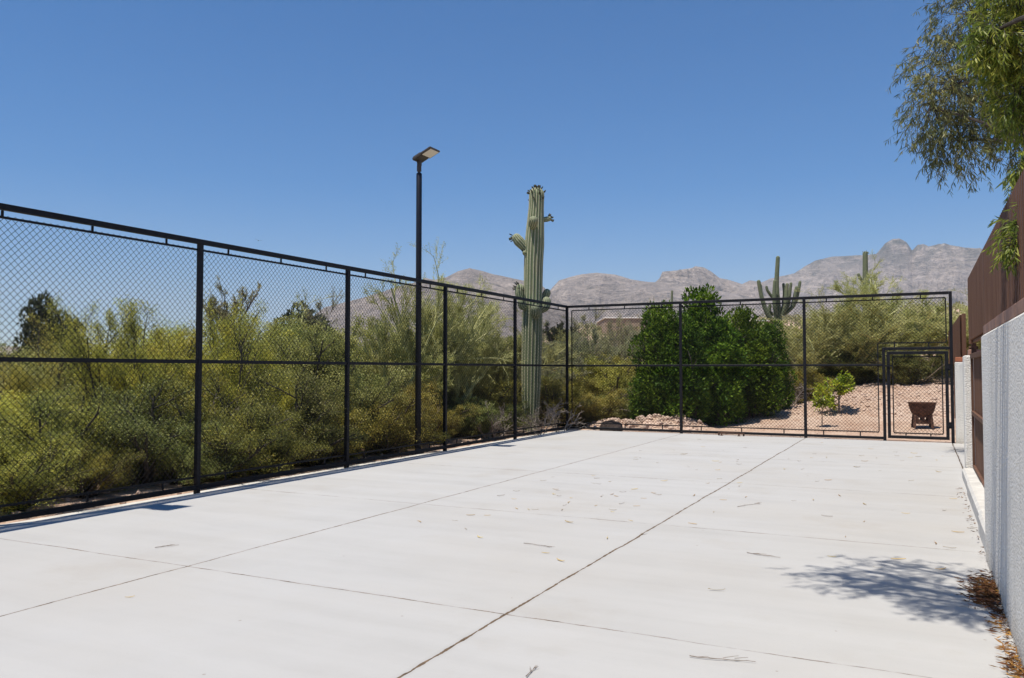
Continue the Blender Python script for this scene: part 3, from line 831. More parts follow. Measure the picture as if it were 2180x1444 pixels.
def shrub(seed, Hh=2.6, stems=17, n2=8, n3=7, n4=4, nl=17, leaf=0.030, asp=0.46, lm='leaf_yellow', wm='brown_twig', lo=0.08, hi=1.2, up=0.25, spread=0.045, tsc=3.2):
    g = np.random.default_rng(seed)
    p0 = np.c_[g.normal(size=(stems, 2))*0.10*Hh/2.6, np.full(stems, -0.08)]
    A = curve(p0, base_dirs(stems, lo, hi, g), Hh*g.uniform(0.55, 0.95, stems), 7, 0.22, 0.10, g)
    B = spawn(A, n2, 0.12, 0.98, 0.50, 0.75, up, 5, 0.22, 0.05, g, 0.5)
    C = spawn(B, n3, 0.15, 1.0, 0.50, 0.75, up*0.8, 4, 0.25, 0.03, g, 0.4)
    E = spawn(C, n4, 0.15, 1.0, 0.55, 0.7, up*0.6, 3, 0.25, 0.0, g, 0.3)
    lv = cat(leaves_on(E, nl, leaf, asp, g, spread, upn=0.35), leaves_on(C, nl, leaf, asp, g, spread, upn=0.35))
    wd = wood_mesh([(A, radii(A, 0.034, 0.010), 6), (B, radii(B, 0.012, 0.005), 4), (C, radii(C, 0.005, 0.0025), 3)], wm)
    return crown_mesh(lv, lm, g, tsc, seed), wd

def palo(seed, Hh=4.0, trunks=3, n1=5, n2=6, n3=6, n4=6, nl=11, leaf=0.030, lm='leaf_palo', wm='green_bark', lo=0.15, hi=0.8, twig=0.0035, r0=0.075, up=0.20):
    g = np.random.default_rng(seed)
    p0 = np.c_[g.normal(size=(trunks, 2))*0.10, np.full(trunks, -0.1)]
    A = curve(p0, base_dirs(trunks, lo, hi, g), Hh*g.uniform(0.35, 0.55, trunks), 7, 0.22, 0.06, g)
    B = spawn(A, n1, 0.35, 1.0, 0.95, 0.55, up, 6, 0.2, 0.06, g, 0.2)
    C = spawn(B, n2, 0.15, 1.0, 0.55, 0.65, up*0.8, 6, 0.22, 0.05, g, 0.3)
    E = spawn(C, n3, 0.1, 1.0, 0.50, 0.6, up*0.7, 5, 0.2, 0.03, g, 0.3)
    Fg = spawn(E, n4, 0.1, 1.0, 0.55, 0.55, up*0.5, 4, 0.18, 0.0, g, 0.3)
    lv = cat(leaves_on(Fg, nl, leaf, 0.34, g, 0.022), leaves_on(E, nl, leaf, 0.34, g, 0.022))
    wd = wood_mesh([(A, radii(A, r0, r0*0.55), 8), (B, radii(B, r0*0.5, r0*0.2), 6), (C, radii(C, r0*0.2, r0*0.08), 4), (E, radii(E, 0.006, twig), 3), (Fg, radii(Fg, twig, twig*0.7), 3)], wm)
    return crown_mesh(lv, lm, g, 1.6, seed), wd

def leafy_column(seed, Hh, rad, nblob, nleaf, leaf, asp, lm, skirt=0.0):
    """dense upright bush: leaf tufts over a lumpy body that narrows to a point"""
    g = np.random.default_rng(seed)
    z = np.linspace(0.10, 0.93, nblob)
    env = np.minimum(1.0, 0.74+z*1.1)*np.clip(1.02-z**2.1, 0.03, 1)**0.55
    a = np.arange(nblob)*2.4+g.uniform(-0.4, 0.4, nblob)
    rr_ = rad*0.78*env*np.sqrt(g.uniform(0.30, 1.0, nblob))
    cen = np.c_[rr_*np.cos(a), rr_*np.sin(a), z*Hh]
    br = rad*g.uniform(0.22, 0.40, nblob)*(1.1-0.5*z)
    w = br**2; idx = g.choice(nblob, nleaf, p=w/w.sum())
    d = rdir(nleaf, g)
    c = cen[idx]+d*br[idx, None]*np.array([1, 1, 1.15])*g.uniform(0.72, 1.06, nleaf)[:, None]
    keep = c[:, 2] > 0.03
    c, d = c[keep], d[keep]
    dd = unit(d*0.75+np.array([0, 0, 0.30])+rdir(len(c), g)*0.65)
    nr = unit(d*0.55+np.array([0, 0, 0.75])+rdir(len(c), g)*0.45)
    lv = leaf_quads(c, dd, leaf*g.uniform(0.65, 1.35, len(c)), asp, g, nr)
    stems = 7
    A = curve(np.c_[g.normal(size=(stems, 2))*rad*0.25, np.full(stems, -0.08)], base_dirs(stems, 0.0, 0.3, g), Hh*g.uniform(0.6, 0.85, stems), 6, 0.15, 0.1, g)
    B = spawn(A, 8, 0.05, 1.0, 0.3, 0.8, 0.2, 4, 0.2, 0.0, g)
    wd = wood_mesh([(A, radii(A, 0.035, 0.01), 6), (B, radii(B, 0.012, 0.004), 4)], 'bark')
    return crown_mesh(lv, lm, g, 1.8, seed), wd

def bare(seed, Hh=1.2, stems=7, wm='grey_twig'):
    g = np.random.default_rng(seed)
    p0 = np.c_[g.normal(size=(stems, 2))*0.08, np.full(stems, -0.05)]
    A = curve(p0, base_dirs(stems, 0.2, 1.0, g), Hh*g.uniform(0.5, 0.9, stems), 7, 0.35, 0.05, g)
    B = spawn(A, 6, 0.2, 1.0, 0.5, 0.8, 0.15, 5, 0.35, 0.0, g)
    C = spawn(B, 5, 0.2, 1.0, 0.5, 0.8, 0.1, 4, 0.35, 0.0, g)
    E = spawn(C, 3, 0.2, 1.0, 0.5, 0.8, 0.1, 3, 0.35, 0.0, g)
    return wood_mesh([(A, radii(A, 0.018, 0.008), 5), (B, radii(B, 0.009, 0.004), 4), (C, radii(C, 0.005, 0.0025), 3), (E, radii(E, 0.003, 0.002), 3)], wm)

def extent(me):
    co = np.empty(len(me.vertices)*3, np.float32); me.vertices.foreach_get('co', co); co = co.reshape(-1, 3)
    zt = np.percentile(co[:, 2], 99.4)
    wd = np.percentile(np.hypot(co[:, 0], co[:, 1]), 92)*2
    return float(zt), float(wd)

PLANTS = {}
def proto(key, fn):
    cr, wd = fn
    PLANTS[key] = (cr, wd, *extent(cr))

for i in range(3): proto('yellow%d' % i, shrub(100+i, wm='bark'))
for i in range(2): proto('ochre%d' % i, shrub(120+i, 1.7, 18, 7, 6, 4, 15, 0.028, 0.42, 'leaf_ochre', 'brown_twig', 0.1, 1.05, 0.2))
for i in range(2): proto('olive%d' % i, shrub(130+i, 1.9, 18, 7, 6, 4, 16, 0.034, 0.45, 'leaf_olive', 'brown_twig', 0.1, 1.15, 0.15))
for i in range(3): proto('low%d' % i, shrub(190+i, 1.5, 18, 7, 7, 4, 17, 0.020, 0.46, ('leaf_low', 'leaf_olive', 'leaf_low')[i], 'bark', 0.1, 1.15, 0.2))
for i in range(2): proto('pale%d' % i, shrub(110+i, lm='leaf_pale', wm='bark'))
for i in range(3): proto('palo%d' % i, palo(140+i))
for i in range(2): proto('grey%d' % i, palo(150+i, 3.4, 5, 5, 7, 7, 5, 12, 0.034, 'leaf_grey', 'grey_twig', 0.2, 0.9, 0.004, 0.05, 0.2))
for i in range(2): proto('dark%d' % i, palo(160+i, 5.0, 2, 6, 7, 7, 5, 12, 0.085, 'leaf_dark', 'bark', 0.05, 0.3, 0.006, 0.11, 0.25))
for i in range(2): proto('dome%d' % i, leafy_column(180+i, 4.0, 1.7, 40, 9000, 0.20, 0.5, 'leaf_dark'))
proto('sparse0', palo(170, 6.0, 1, 7, 5, 6, 4, 8, 0.075, 'leaf_grey', 'bark', 0.02, 0.15, 0.006, 0.12, 0.3))

def plant(key, u, depth, vtop, wpx, name, label, category, group=None, rz=None):
    cr, wd, zt, wdt = PLANTS[key]
    p_ = at(u, 787, depth); x, y = p_[0], p_[1]
    zg = float(T(x, y)); ztop = at(u, vtop, depth)[2]
    s = (ztop-zg)/zt
    sw = wpx/FPX*depth/wdt
    t = thing(name, label, category, (x, y, zg), rng.uniform(0, 6.28) if rz is None else rz, group, (sw, sw, s))
    link('crown', cr, t)
    if wd is not None: link('branches', wd, t)
    return t

# ---- left: yellow green shrubs packed behind the long fence
GS = 'yellow green shrubs packed behind the left fence'
YS = [  # key, u, depth, vtop, width px, label
    ('yellow0', -150, 10.5, 800, 360, 'yellow green shrub cut off by the left picture edge behind the fence'),
    ('yellow1', 20, 13.5, 775, 280, 'low crowned yellow green shrub at far left, distant houses showing above it'),
    ('yellow2', 250, 12.2, 655, 215, 'tallest yellow green shrub in the first full fence bay from the left'),
    ('yellow0', 385, 13.8, 688, 250, 'rounded yellow green shrub showing just left of the first full fence post'),
    ('yellow1', 508, 13.6, 655, 250, 'tall bright yellow green shrub just right of the first full fence post'),
    ('pale1', 640, 14.6, 690, 250, 'yellow green shrub below the dark green domed tree, left of the second post'),
    ('low0', 70, 9.9, 835, 330, 'front yellow green shrub with orange twigs at the foot of the leftmost bay'),
    ('low1', 310, 10.9, 822, 300, 'front yellow green shrub beside a patch of bare sand in the left bay'),
    ('low2', 470, 11.8, 800, 260, 'front shrub crowding the foot of the first full fence post'),
    ('low1', 590, 13.0, 800, 260, 'front shrub with dark inner branches in the middle of the second bay'),
    ('yellow0', 150, 17, 715, 220, 'yellow green shrub standing back below the dark far tree at left'),
    ('pale0', 560, 19, 690, 260, 'pale yellow green shrub farther back between the first two posts'),
    ('yellow0', 340, 16, 685, 240, 'yellow green shrub farther back in the gap beside the tallest shrub'),
]
YS += [
    ('low2', 40, 9.0, 925, 260, 'low yellow green shrub hugging the fence foot at the left picture edge'),
    ('low0', 190, 9.9, 925, 170, 'small yellow green shrub left of the sand patch at the fence foot'),
    ('low1', 395, 11.0, 905, 190, 'small yellow green shrub left of the first full post at the fence foot'),
    ('low2', 530, 12.1, 890, 190, 'small shrub right of the first full post at the fence foot'),
    ('low0', 660, 13.2, 880, 190, 'small shrub with pale twigs at the fence foot left of the second post'),
    ('pale0', 160, 14.5, 735, 320, 'broad yellow green shrub in the middle of the left bay behind the front row'),
    ('yellow0', 450, 16.0, 715, 320, 'broad yellow green shrub behind the first full post'),
    ('yellow2', 600, 16.5, 705, 300, 'broad yellow green shrub in the middle of the second bay'),
    ('pale1', 700, 17.5, 715, 260, 'yellow green shrub behind the second post below the mesquite'),
]
for k, u, d, v, w, lab in YS: plant(k, u, d, v, w*(1.22 if k[:3] != 'low' else 1.1), 'desert_shrub', lab, 'shrub', GS)
OS = [
    ('ochre0', 700, 13.9, 850, 210, 'ochre tinged low shrub just left of the second fence post'),
    ('ochre1', 800, 15.2, 838, 210, 'ochre tinged shrub in the bay left of the lamp post'),
    ('ochre0', 872, 16.3, 820, 170, 'ochre tinged shrub right at the foot of the lamp post'),
    ('ochre1', 930, 17.2, 865, 130, 'small ochre shrub between the lamp post and the next fence post'),
    ('olive0', 1000, 18.4, 850, 170, 'dark olive shrub under the green barked tree left of the tall saguaro'),
    ('olive1', 1062, 19.6, 860, 120, 'small dark olive shrub just left of the tall saguaro'),
    ('ochre0', 1170, 22.5, 810, 130, 'ochre shrub between the tall saguaro and the fence corner'),
    ('ochre1', 1255, 22.2, 830, 170, 'low yellow green shrub right of the fence corner above the gravel mound'),
    ('olive0', 1345, 23.5, 830, 130, 'low green shrub touching the left side of the dark hedge'),
    ('ochre0', 1300, 25.5, 765, 200, 'broad olive yellow shrub between the fence corner and the hedge'),
    ('olive1', 1950, 25.8, 742, 170, 'dense dark olive bush at the top of the bank behind the gate'),
    ('olive0', 1830, 28.0, 735, 160, 'olive bush left of the gate at the top of the bank'),
    ('ochre1', 1715, 27.0, 790, 120, 'dry ochre bush right of the hedge at the foot of the bank'),
]
OS += [
    ('olive0', 960, 19.0, 840, 190, 'olive bush filling the space behind the fence post right of the lamp'),
    ('ochre1', 1030, 21.5, 815, 190, 'ochre bush behind the green barked palo verde left of the tall saguaro'),
    ('olive1', 1110, 22.5, 800, 170, 'olive bush directly behind the tall saguaro trunk'),
    ('olive0', 900, 20.5, 800, 200, 'olive bush farther back right of the lamp post'),
    ('ochre0', 1205, 25.0, 790, 180, 'ochre bush behind the fence corner post'),
    ('olive1', 760, 17.0, 800, 220, 'olive bush behind the ochre shrubs left of the lamp post'),
    ('ochre1', 1350, 27.0, 760, 160, 'ochre bush behind the left edge of the hedge'),
    ('olive0', 1765, 28.5, 770, 200, 'olive bush on the bank behind the citrus bush'),
]
for k, u, d, v, w, lab in OS: plant(k, u, d, v, w, 'desert_bush', lab, 'bush', 'low desert bushes around the court')
PS = [
    ('palo0', 775, 17.5, 590, 230, 'wispy palo verde tree left of the lamp post, top reaching the fence rail'),
    ('palo1', 850, 18.5, 558, 220, 'tallest wispy palo verde tree right beside the lamp post'),
    ('palo2', 925, 19.5, 640, 190, 'pale palo verde tree just right of the lamp post'),
    ('palo0', 1005, 19.8, 632, 230, 'palo verde with yellow green forked trunks left of the tall saguaro'),
    ('palo2', 1080, 22.5, 665, 170, 'palo verde half hidden by the tall saguaro'),
    ('palo1', 1690, 29.0, 640, 190, 'palo verde right of the hedge in front of the many armed saguaro'),
    ('palo2', 1790, 28.0, 632, 230, 'palo verde with a dark bent trunk behind the leafy citrus bush'),
    ('palo0', 1922, 29.5, 575, 190, 'tallest palo verde above the far fence near the gate'),
    ('palo1', 1985, 29.0, 635, 190, 'palo verde above the gate at the end of the far fence'),
    ('palo2', 2060, 38.0, 640, 170, 'palo verde showing between the fence end and the brown metal fence'),
    ('palo0', 1862, 42.5, 660, 130, 'low palo verde right behind the slim column saguaro'),
    ('palo1', 1745, 33.0, 655, 180, 'palo verde farther back between the two distant saguaros'),
]
PS += [
    ('palo1', 740, 19.5, 650, 260, 'palo verde filling the gap behind the second fence post'),
    ('palo2', 890, 21.5, 690, 260, 'palo verde standing back behind the lamp post'),
    ('palo0', 1040, 24.0, 700, 260, 'palo verde standing back left of the tall saguaro'),
    ('palo1', 1240, 30.0, 720, 260, 'broad palo verde right of the fence corner'),
    ('palo2', 1830, 30.0, 665, 280, 'broad palo verde left of the gate at the top of the bank'),
    ('palo0', 1945, 30.5, 670, 280, 'broad palo verde right above the gate'),
]
for k, u, d, v, w, lab in PS: plant(k, u, d, v, w*1.55, 'palo_verde_tree', lab, 'tree', 'palo verde trees around the court')
MS = [
    ('grey0', 1318, 40, 681, 110, 'grey mesquite on the slope below the white roof edge left of the hedge'),
    ('grey1', 1360, 44, 682, 90, 'grey mesquite between the white roof edge and the hedge'),
    ('grey1', 1600, 44, 692, 110, 'grey mesquite behind the hedge below the many armed saguaro'),
    ('grey0', 700, 20, 650, 190, 'grey green mesquite behind the second fence post'),
    ('grey1', 1190, 27, 690, 130, 'grey green mesquite right behind the tall saguaro'),
    ('grey0', 1262, 29, 676, 170, 'grey mesquite with bare branches right of the fence corner'),
    ('grey1', 1325, 33, 715, 130, 'small grey mesquite on the pink slope left of the hedge'),
    ('grey0', 1395, 36, 655, 90, 'small grey mesquite peeping over the left end of the hedge'),
    ('grey1', 1140, 24, 760, 150, 'low grey brush behind the foot of the tall saguaro'),
    ('grey0', 1700, 31, 690, 170, 'grey mesquite at the right end of the hedge'),
    ('grey1', 2000, 33, 690, 190, 'grey mesquite behind the gate, half hidden by palo verdes'),
]
for k, u, d, v, w, lab in MS: plant(k, u, d, v, w*1.35, 'mesquite_tree', lab, 'tree', 'grey mesquite trees around the court')
FS = [
    ('dome0', 84, 45, 634, 95, 'dark far tree standing against the sky at left'),
    ('dome1', 140, 52, 672, 90, 'smaller dark far tree beside the dark tree at left'),
    ('sparse0', 475, 42, 602, 110, 'thin crowned grey far tree just right of the first full post'),
    ('dome1', 645, 46, 660, 150, 'dark green domed far tree left of the second fence post'),
    ('dark0', 25, 85, 752, 110, 'low far tree at the left picture edge near the houses'),
    ('dark1', 1190, 48, 690, 90, 'olive far tree between the saguaro and the fence corner'),
]
for k, u, d, v, w, lab in FS: plant(k, u, d, v, w, 'distant_tree', lab, 'tree', 'far trees beyond the shrubs')

# ---- bare grey brush
bares = [bare(300), bare(301), bare(302)]
for i, (u, v, d, s, lab) in enumerate((
        (1150, 912, 18.9, 0.75, 'bare grey brush at the foot of the tall saguaro, left of it'),
        (1188, 905, 19.8, 0.85, 'bare twisted grey brush right of the tall saguaro near the fence corner'),
        (1045, 935, 18.1, 0.8, 'bare grey brush under the palo verde left of the tall saguaro'),
        (1360, 870, 23.0, 1.1, 'bare grey branches leaning against the left side of the hedge'),
        (1690, 842, 26.0, 1.0, 'bare brown brush on the bank right of the hedge'),
        (460, 985, 12.5, 1.2, 'bare dark brush among the shrubs right of the first full post'))):
    p_ = at(u, 787, d)
    o = link('bare_bush', bares[i % 3], None, (p_[0], p_[1], float(T(p_[0], p_[1])))); o.scale = (s, s, s); o.rotation_euler[2] = i*1.3
    tag(o, lab, 'bush', 'bare grey brush')

# ---- hedge of dark glossy shrubs, running away to the right
hedge_m = [leafy_column(400+i, 3.0, 0.9, 64, 17000, 0.095, 0.44, 'leaf_hedge') for i in range(3)]
for i, (u, d, vt, w, lab) in enumerate((
        (1400, 21.9, 652, 112, 'leftmost dark green shrub of the hedge, nearest the far fence'),
        (1495, 22.9, 618, 120, 'tallest dark green shrub of the hedge with a pointed top'),
        (1450, 21.6, 672, 118, 'dark green shrub at the front of the hedge behind the fence post'),
        (1578, 24.0, 662, 118, 'dark green shrub right of the tallest one in the hedge'),
        (1530, 22.6, 684, 120, 'lower dark green shrub in front of the middle of the hedge'),
        (1640, 25.0, 688, 90, 'rightmost dark green shrub of the hedge'),
        (1606, 23.6, 705, 116, 'dark green shrub in front of the right end of the hedge'),
        (1372, 22.0, 845, 62, 'small dark green sucker bush at the left foot of the hedge'))):
    cr, wd = hedge_m[i % 3]
    p_ = at(u, 787, d); zg = float(T(p_[0], p_[1])); s = (at(u, vt, d)[2]-zg)/extent(cr)[0]; sw = w/FPX*d/extent(cr)[1]
    t = thing('hedge_shrub', lab, 'shrub', (p_[0], p_[1], zg), i*1.7, 'dark green hedge beyond the far fence', (sw, sw, s))
    link('crown', cr, t); link('branches', wd, t)

# ---- citrus bush and staked sapling
g = np.random.default_rng(77)
def citrus(seed, Hh, rad, nb, nl, leaf, trunkr, zlo):
    g = np.random.default_rng(seed)
    A = curve(np.array([[0, 0, -0.05]]), np.array([[0.03, 0.02, 1.0]]), np.array([Hh*0.75]), 7, 0.06, 0.1, g)
    B = spawn(A, nb, zlo, 1.0, 0.55*rad/Hh*2.2, 0.9, 0.25, 5, 0.2, 0.0, g, 0.3)
    C = spawn(B, 5, 0.2, 1.0, 0.5, 0.7, 0.1, 4, 0.25, -0.05, g)
    lv = leaves_on(C, nl, leaf, 0.46, g, 0.03, 0.1, 0.6, 0.25, upn=1.2)
    return crown_mesh(lv, 'leaf_citrus', g, 3.0, seed), wood_mesh([(A, radii(A, trunkr, trunkr*0.5), 7), (B, radii(B, trunkr*0.4, trunkr*0.15), 4), (C, radii(C, 0.004, 0.002), 3)], 'grey_twig')
for nm, u, d, vt, w, seed, rad, nb, nl, leaf, tr, zlo, lab in (
        ('citrus_bush', 1786, 23.0, 795, 72, 501, 0.62, 18, 11, 0.11, 0.028, 0.12, 'bright green leafy citrus bush on bare gravel left of the gate'),
        ('citrus_sapling', 1748, 21.4, 815, 42, 502, 0.3, 11, 7, 0.09, 0.014, 0.45, 'thin citrus sapling with few leaves in front of the citrus bush')):
    p_ = at(u, 787, d); zg = float(T(p_[0], p_[1])); Hh = at(u, vt, d)[2]-zg
    cr, wd = citrus(seed, Hh, rad, nb, nl, leaf, tr, zlo)
    zt, wt = extent(cr)
    t = thing(nm, lab, 'bush' if nm == 'citrus_bush' else 'sapling', (p_[0], p_[1], zg), 0.4, None, (w/FPX*d/wt, w/FPX*d/wt, Hh/zt))
    link('crown', cr, t); link('trunk', wd, t)

# ------------------------------------------------------------------ saguaros
def ribbed(path, rad, ribs=20, depth=0.10, per=4, cap=True):
    """ribbed tube along path; returns verts, quads, tris, rib value"""
    path = np.asarray(path, float); rad = np.asarray(rad, float)
    t = unit(np.gradient(path, axis=0))
    a = unit(np.cross(t, np.array([0.02, 1.0, 0.013]))); b = np.cross(t, a)
    n = ribs*per; an = np.arange(n)*2*np.pi/n
    ph = np.abs(((an*ribs/(2*np.pi)) % 1)-0.5)*2        # 1 at the groove
    crest = 1-ph
    rr_ = rad[:, None]*(1+depth*(crest[None]-0.6))
    V = path[:, None]+rr_[..., None]*(a[:, None]*np.cos(an)[None, :, None]+b[:, None]*np.sin(an)[None, :, None])
    k = len(path)
    i = np.arange(k-1)[:, None]*n; j = np.arange(n)[None]
    Q = np.stack([i+j, i+(j+1) % n, i+n+(j+1) % n, i+n+j], -1).reshape(-1, 4)
    V = V.reshape(-1, 3); tint = np.tile(crest, k)
    V = np.concatenate([V, path[-1:]]); tint = np.append(tint, 0.7)
    Tr = np.stack([(k-1)*n+j[0], (k-1)*n+(j[0]+1) % n, np.full(n, k*n)], -1)
    return V, Q, Tr, tint
def dome(path, rad, tip=6):
    """round off the end of a path"""
    path, rad = [np.array(q, float) for q in path], list(rad)
    d = unit(path[-1]-path[-2]); r = rad[-1]; p0 = path[-1]
    for i in range(1, tip+1):
        f = i/tip*math.pi/2*0.97
        path.append(p0+d*r*math.sin(f)*1.05); rad.append(r*math.cos(f))
    return np.array(path), np.array(rad)
def densify(pts, rad, n):
    pts = np.asarray(pts, float); s = np.append(0, np.cumsum(np.linalg.norm(np.diff(pts, axis=0), axis=1)))
    u = np.linspace(0, s[-1], n)
    P = np.stack([np.interp(u, s, pts[:, i]) for i in range(3)], 1)
    for _ in range(3): P[1:-1] = (P[:-2]+2*P[1:-1]+P[2:])/4
    return P, np.interp(u, s, rad)
def rib_mesh(name, pts, rad, ribs, n=30, depth=0.12, per=4, mname='saguaro'):
    P, r = densify(pts, rad, n); P, r = dome(P, r)
    V, Q, Tr, tint = ribbed(P, r, ribs, depth, per)
    return mesh_np(name, V, [Q, Tr], mname, tint, True)
def bud_mesh(pts_dirs, L=0.07, r=0.016):
    q = MB()
    for p_, d in pts_dirs:
        p_ = np.array(p_); d = unit(np.array(d, float))
        q.tube([p_-d*0.02, p_+d*L*0.6, p_+d*L], [r*0.7, r, r*0.8], 6)
    return q.mesh('buds', 'bud', True)

sb = at(1133, 787, 20.3); sgx, sgy = sb[0], sb[1]; sgz = float(T(sgx, sgy))
def sz(v): return at(1133, v, 20.3)[2]-sgz             # height over its base
SR, SU = RGT, np.array([0, 0, 1.0]); SF = np.array([FWD[0], FWD[1], 0]); SF = SF/np.linalg.norm(SF)
def sx_(u): return (u-1133)/FPX*20.3
def sp(u, v, f=0.0): return SR*sx_(u)+SU*sz(v)+SF*f
sg = thing('saguaro_cactus', 'tall single column saguaro with small round arm buds behind the left fence', 'cactus', (sgx, sgy, sgz))
trunk = [sp(1128, 935), sp(1130, 850), sp(1131, 780), sp(1133, 700), sp(1135, 620), sp(1136, 560), sp(1138, 520), sp(1140, 480), sp(1142, 440), sp(1143, 412)]
w_ = [x/FPX*20.3/2 for x in (32, 37, 41, 41, 38, 39, 40, 36, 31, 31)]
link('trunk', rib_mesh('trunk', trunk, w_, 17, 70, 0.15, 6), sg)
rpx = 20.3/FPX
arms = [  # points, radii px, ribs
    ([(1122, 532, 0), (1113, 521, -0.02), (1104, 512, -0.03), (1100, 506, -0.03)], (7.5, 10, 11, 9.5), 13),
    ([(1134, 482, -0.15), (1134, 480, -0.30), (1135.5, 474, -0.38)], (7, 9.5, 9.5), 13),
    ([(1157, 466, 0), (1165, 465, -0.02), (1169, 464, -0.02)], (5, 5.5, 5), 10),
    ([(1120, 540, 0), (1117, 538, -0.08)], (5, 5), 9),
    ([(1120, 640, 0.05), (1108, 634, 0.0), (1106, 622, 0.0), (1107, 614, 0)], (7, 9, 10, 9.5), 13),
    ([(1118, 655, -0.1), (1112, 652, -0.2), (1111, 644, -0.22)], (7, 9, 9), 12),
    ([(1150, 660, 0), (1160, 654, -0.03), (1163, 645, -0.03), (1163, 642, -0.03)], (8, 10, 10.5, 10), 13),
    ([(1139, 672, -0.15), (1139, 670, -0.30), (1139.5, 661, -0.36)], (8, 10.5, 10), 13),
    ([(1155, 632, 0.1), (1163, 628, 0.1), (1165, 622, 0.1)], (6, 8, 8), 11),
]
for pts, rd, nr_ in arms:
    link('arm', rib_mesh('arm', [sp(*q) for q in pts], [q*rpx for q in rd], nr_, 14, 0.16, 4), sg)
g = np.random.default_rng(5)
bl = []
for i in range(46):
    a = g.uniform(0, 6.28); e = g.uniform(-0.3, 1.35)
    d = SR*math.cos(a)*math.cos(e)+SF*math.sin(a)*math.cos(e)+SU*math.sin(e)
    bl.append((sp(1143, 412)+d*0.185*(1 if e > 0 else 1.0)+SU*min(e, 0)*0.3, d+SU*0.3))
for c, n_, r in (((1100, 504), 9, 0.14), ((1169, 464), 12, 0.07), ((1107, 613), 10, 0.13), ((1117, 538), 3, 0.06)):
    for i in range(n_):
        d = unit(g.normal(size=3)+SR*(-0.9 if c[0] < 1130 else 0.9)+SU*0.3)
        bl.append((sp(*c)+d*r*0.95, d))
link('buds', bud_mesh(bl), sg)

# many armed saguaro behind the hedge
d2 = 46.0; s2 = at(1662, 787, d2); z2 = float(T(s2[0], s2[1]))
def p2(u, v, f=0.0): return SR*(u-1662)/FPX*d2+SU*(at(1662, v, d2)[2]-z2)+SF*f
k2 = d2/FPX
sg2 = thing('saguaro_cactus', 'many armed saguaro rising behind the right end of the hedge', 'cactus', (s2[0], s2[1], z2))
low = min(p2(1662, 760)[2], 0)-0.2
link('trunk', rib_mesh('trunk', [np.array([0, 0, low]), p2(1658, 690), p2(1655, 640), p2(1655, 610), p2(1656, 590), p2(1659, 548)], [8*k2, 8.5*k2, 7*k2, 5*k2, 4.5*k2, 4*k2], 12, 40, 0.15, 4, 'saguaro_dark'), sg2)
for pts, rd in (
        ([(1652, 685, -.1), (1637, 678, -.2), (1627, 655, -.2), (1620, 630, -.2), (1615, 600, -.2)], (5, 6, 5.5, 5, 4.5)),
        ([(1650, 670, .2), (1634, 655, .3), (1626, 625, .3), (1624, 606, .3)], (4, 4.5, 4, 4)),
        ([(1650, 672, -.3), (1646, 655, -.4), (1645, 625, -.4), (1647, 600, -.4)], (4.5, 5, 4.5, 4)),
        ([(1664, 672, -.3), (1668, 655, -.4), (1671, 625, -.4), (1673, 607, -.4)], (4.5, 5, 4.5, 4)),
        ([(1666, 668, .2), (1674, 650, .3), (1676, 622, .3), (1674, 604, .3)], (4, 4.5, 4, 3.5)),
        ([(1668, 665, -.1), (1679, 650, -.1), (1682, 625, -.1), (1685, 604, -.1)], (4, 4.5, 4, 3.5)),
        ([(1672, 668, 0), (1688, 655, 0), (1693, 635, 0), (1698, 612, 0)], (4.5, 5, 4.5, 4)),
        ([(1690, 655, .1), (1698, 640, .1), (1704, 615, .1), (1707, 600, .1)], (4, 4.5, 4, 3.5)),
        ([(1630, 660, .1), (1640, 664, .1), (1642, 650, .1)], (3, 4, 4)),
        ([(1664, 660, .5), (1660, 640, .6), (1642, 615, .6), (1641, 608, .6)], (3.5, 4, 3.5, 3))):
    link('arm', rib_mesh('arm', [p2(*q) for q in pts], [q*k2*0.82 for q in rd], 11, 24, 0.15, 4, 'saguaro_dark'), sg2)
# slim columns farther off
def column_saguaro(u, d, vtop, vlow, rpx_, lab, arms=()):
    q = at(u, 787, d); z = float(T(q[0], q[1])); k = d/FPX
    t = thing('saguaro_cactus', lab, 'cactus', (q[0], q[1], z))
    pz = lambda uu, v, f=0: SR*(uu-u)*k+SU*(at(u, v, d)[2]-z)+SF*f
    link('trunk', rib_mesh('trunk', [np.array([0, 0, -0.3]), pz(u-1, (787+vtop)/2+20), pz(u, (787+vtop)/2-40), pz(u+1, vtop+rpx_)], [rpx_*k, rpx_*1.12*k, rpx_*k, rpx_*0.9*k], 12, 40, 0.15, 4, 'saguaro_dark'), t)
    for pts, rd in arms: link('arm', rib_mesh('arm', [pz(*a) for a in pts], [r*k for r in rd], 10, 14, 0.15, 4, 'saguaro_dark'), t)
    bl = []
    for i in range(14):
        a = g.uniform(0, 6.28); e = g.uniform(0.0, 1.3); dd = SR*math.cos(a)*math.cos(e)+SF*math.sin(a)*math.cos(e)+SU*math.sin(e)
        bl.append((pz(u+1, vtop+rpx_)+dd*rpx_*k*0.9, dd))
    link('buds', bud_mesh(bl, rpx_*k*0.5, rpx_*k*0.12), t)
column_saguaro(1845, 41, 534, 620, 5.5, 'slim column saguaro above the palo verdes in front of the rocky peak', [([(1842, 600, 0), (1834, 592, 0), (1831, 584, 0)], (3, 3.5, 3)), ([(1848, 606, 0), (1853, 600, 0)], (3.5, 3.5))])
column_saguaro(1431, 78, 618, 650, 2.3, 'tiny distant saguaro just above the far fence rail left of the hedge top')
column_saguaro(1806, 60, 618, 660, 4.0, 'short distant saguaro stub just above the far fence rail left of the slim column')

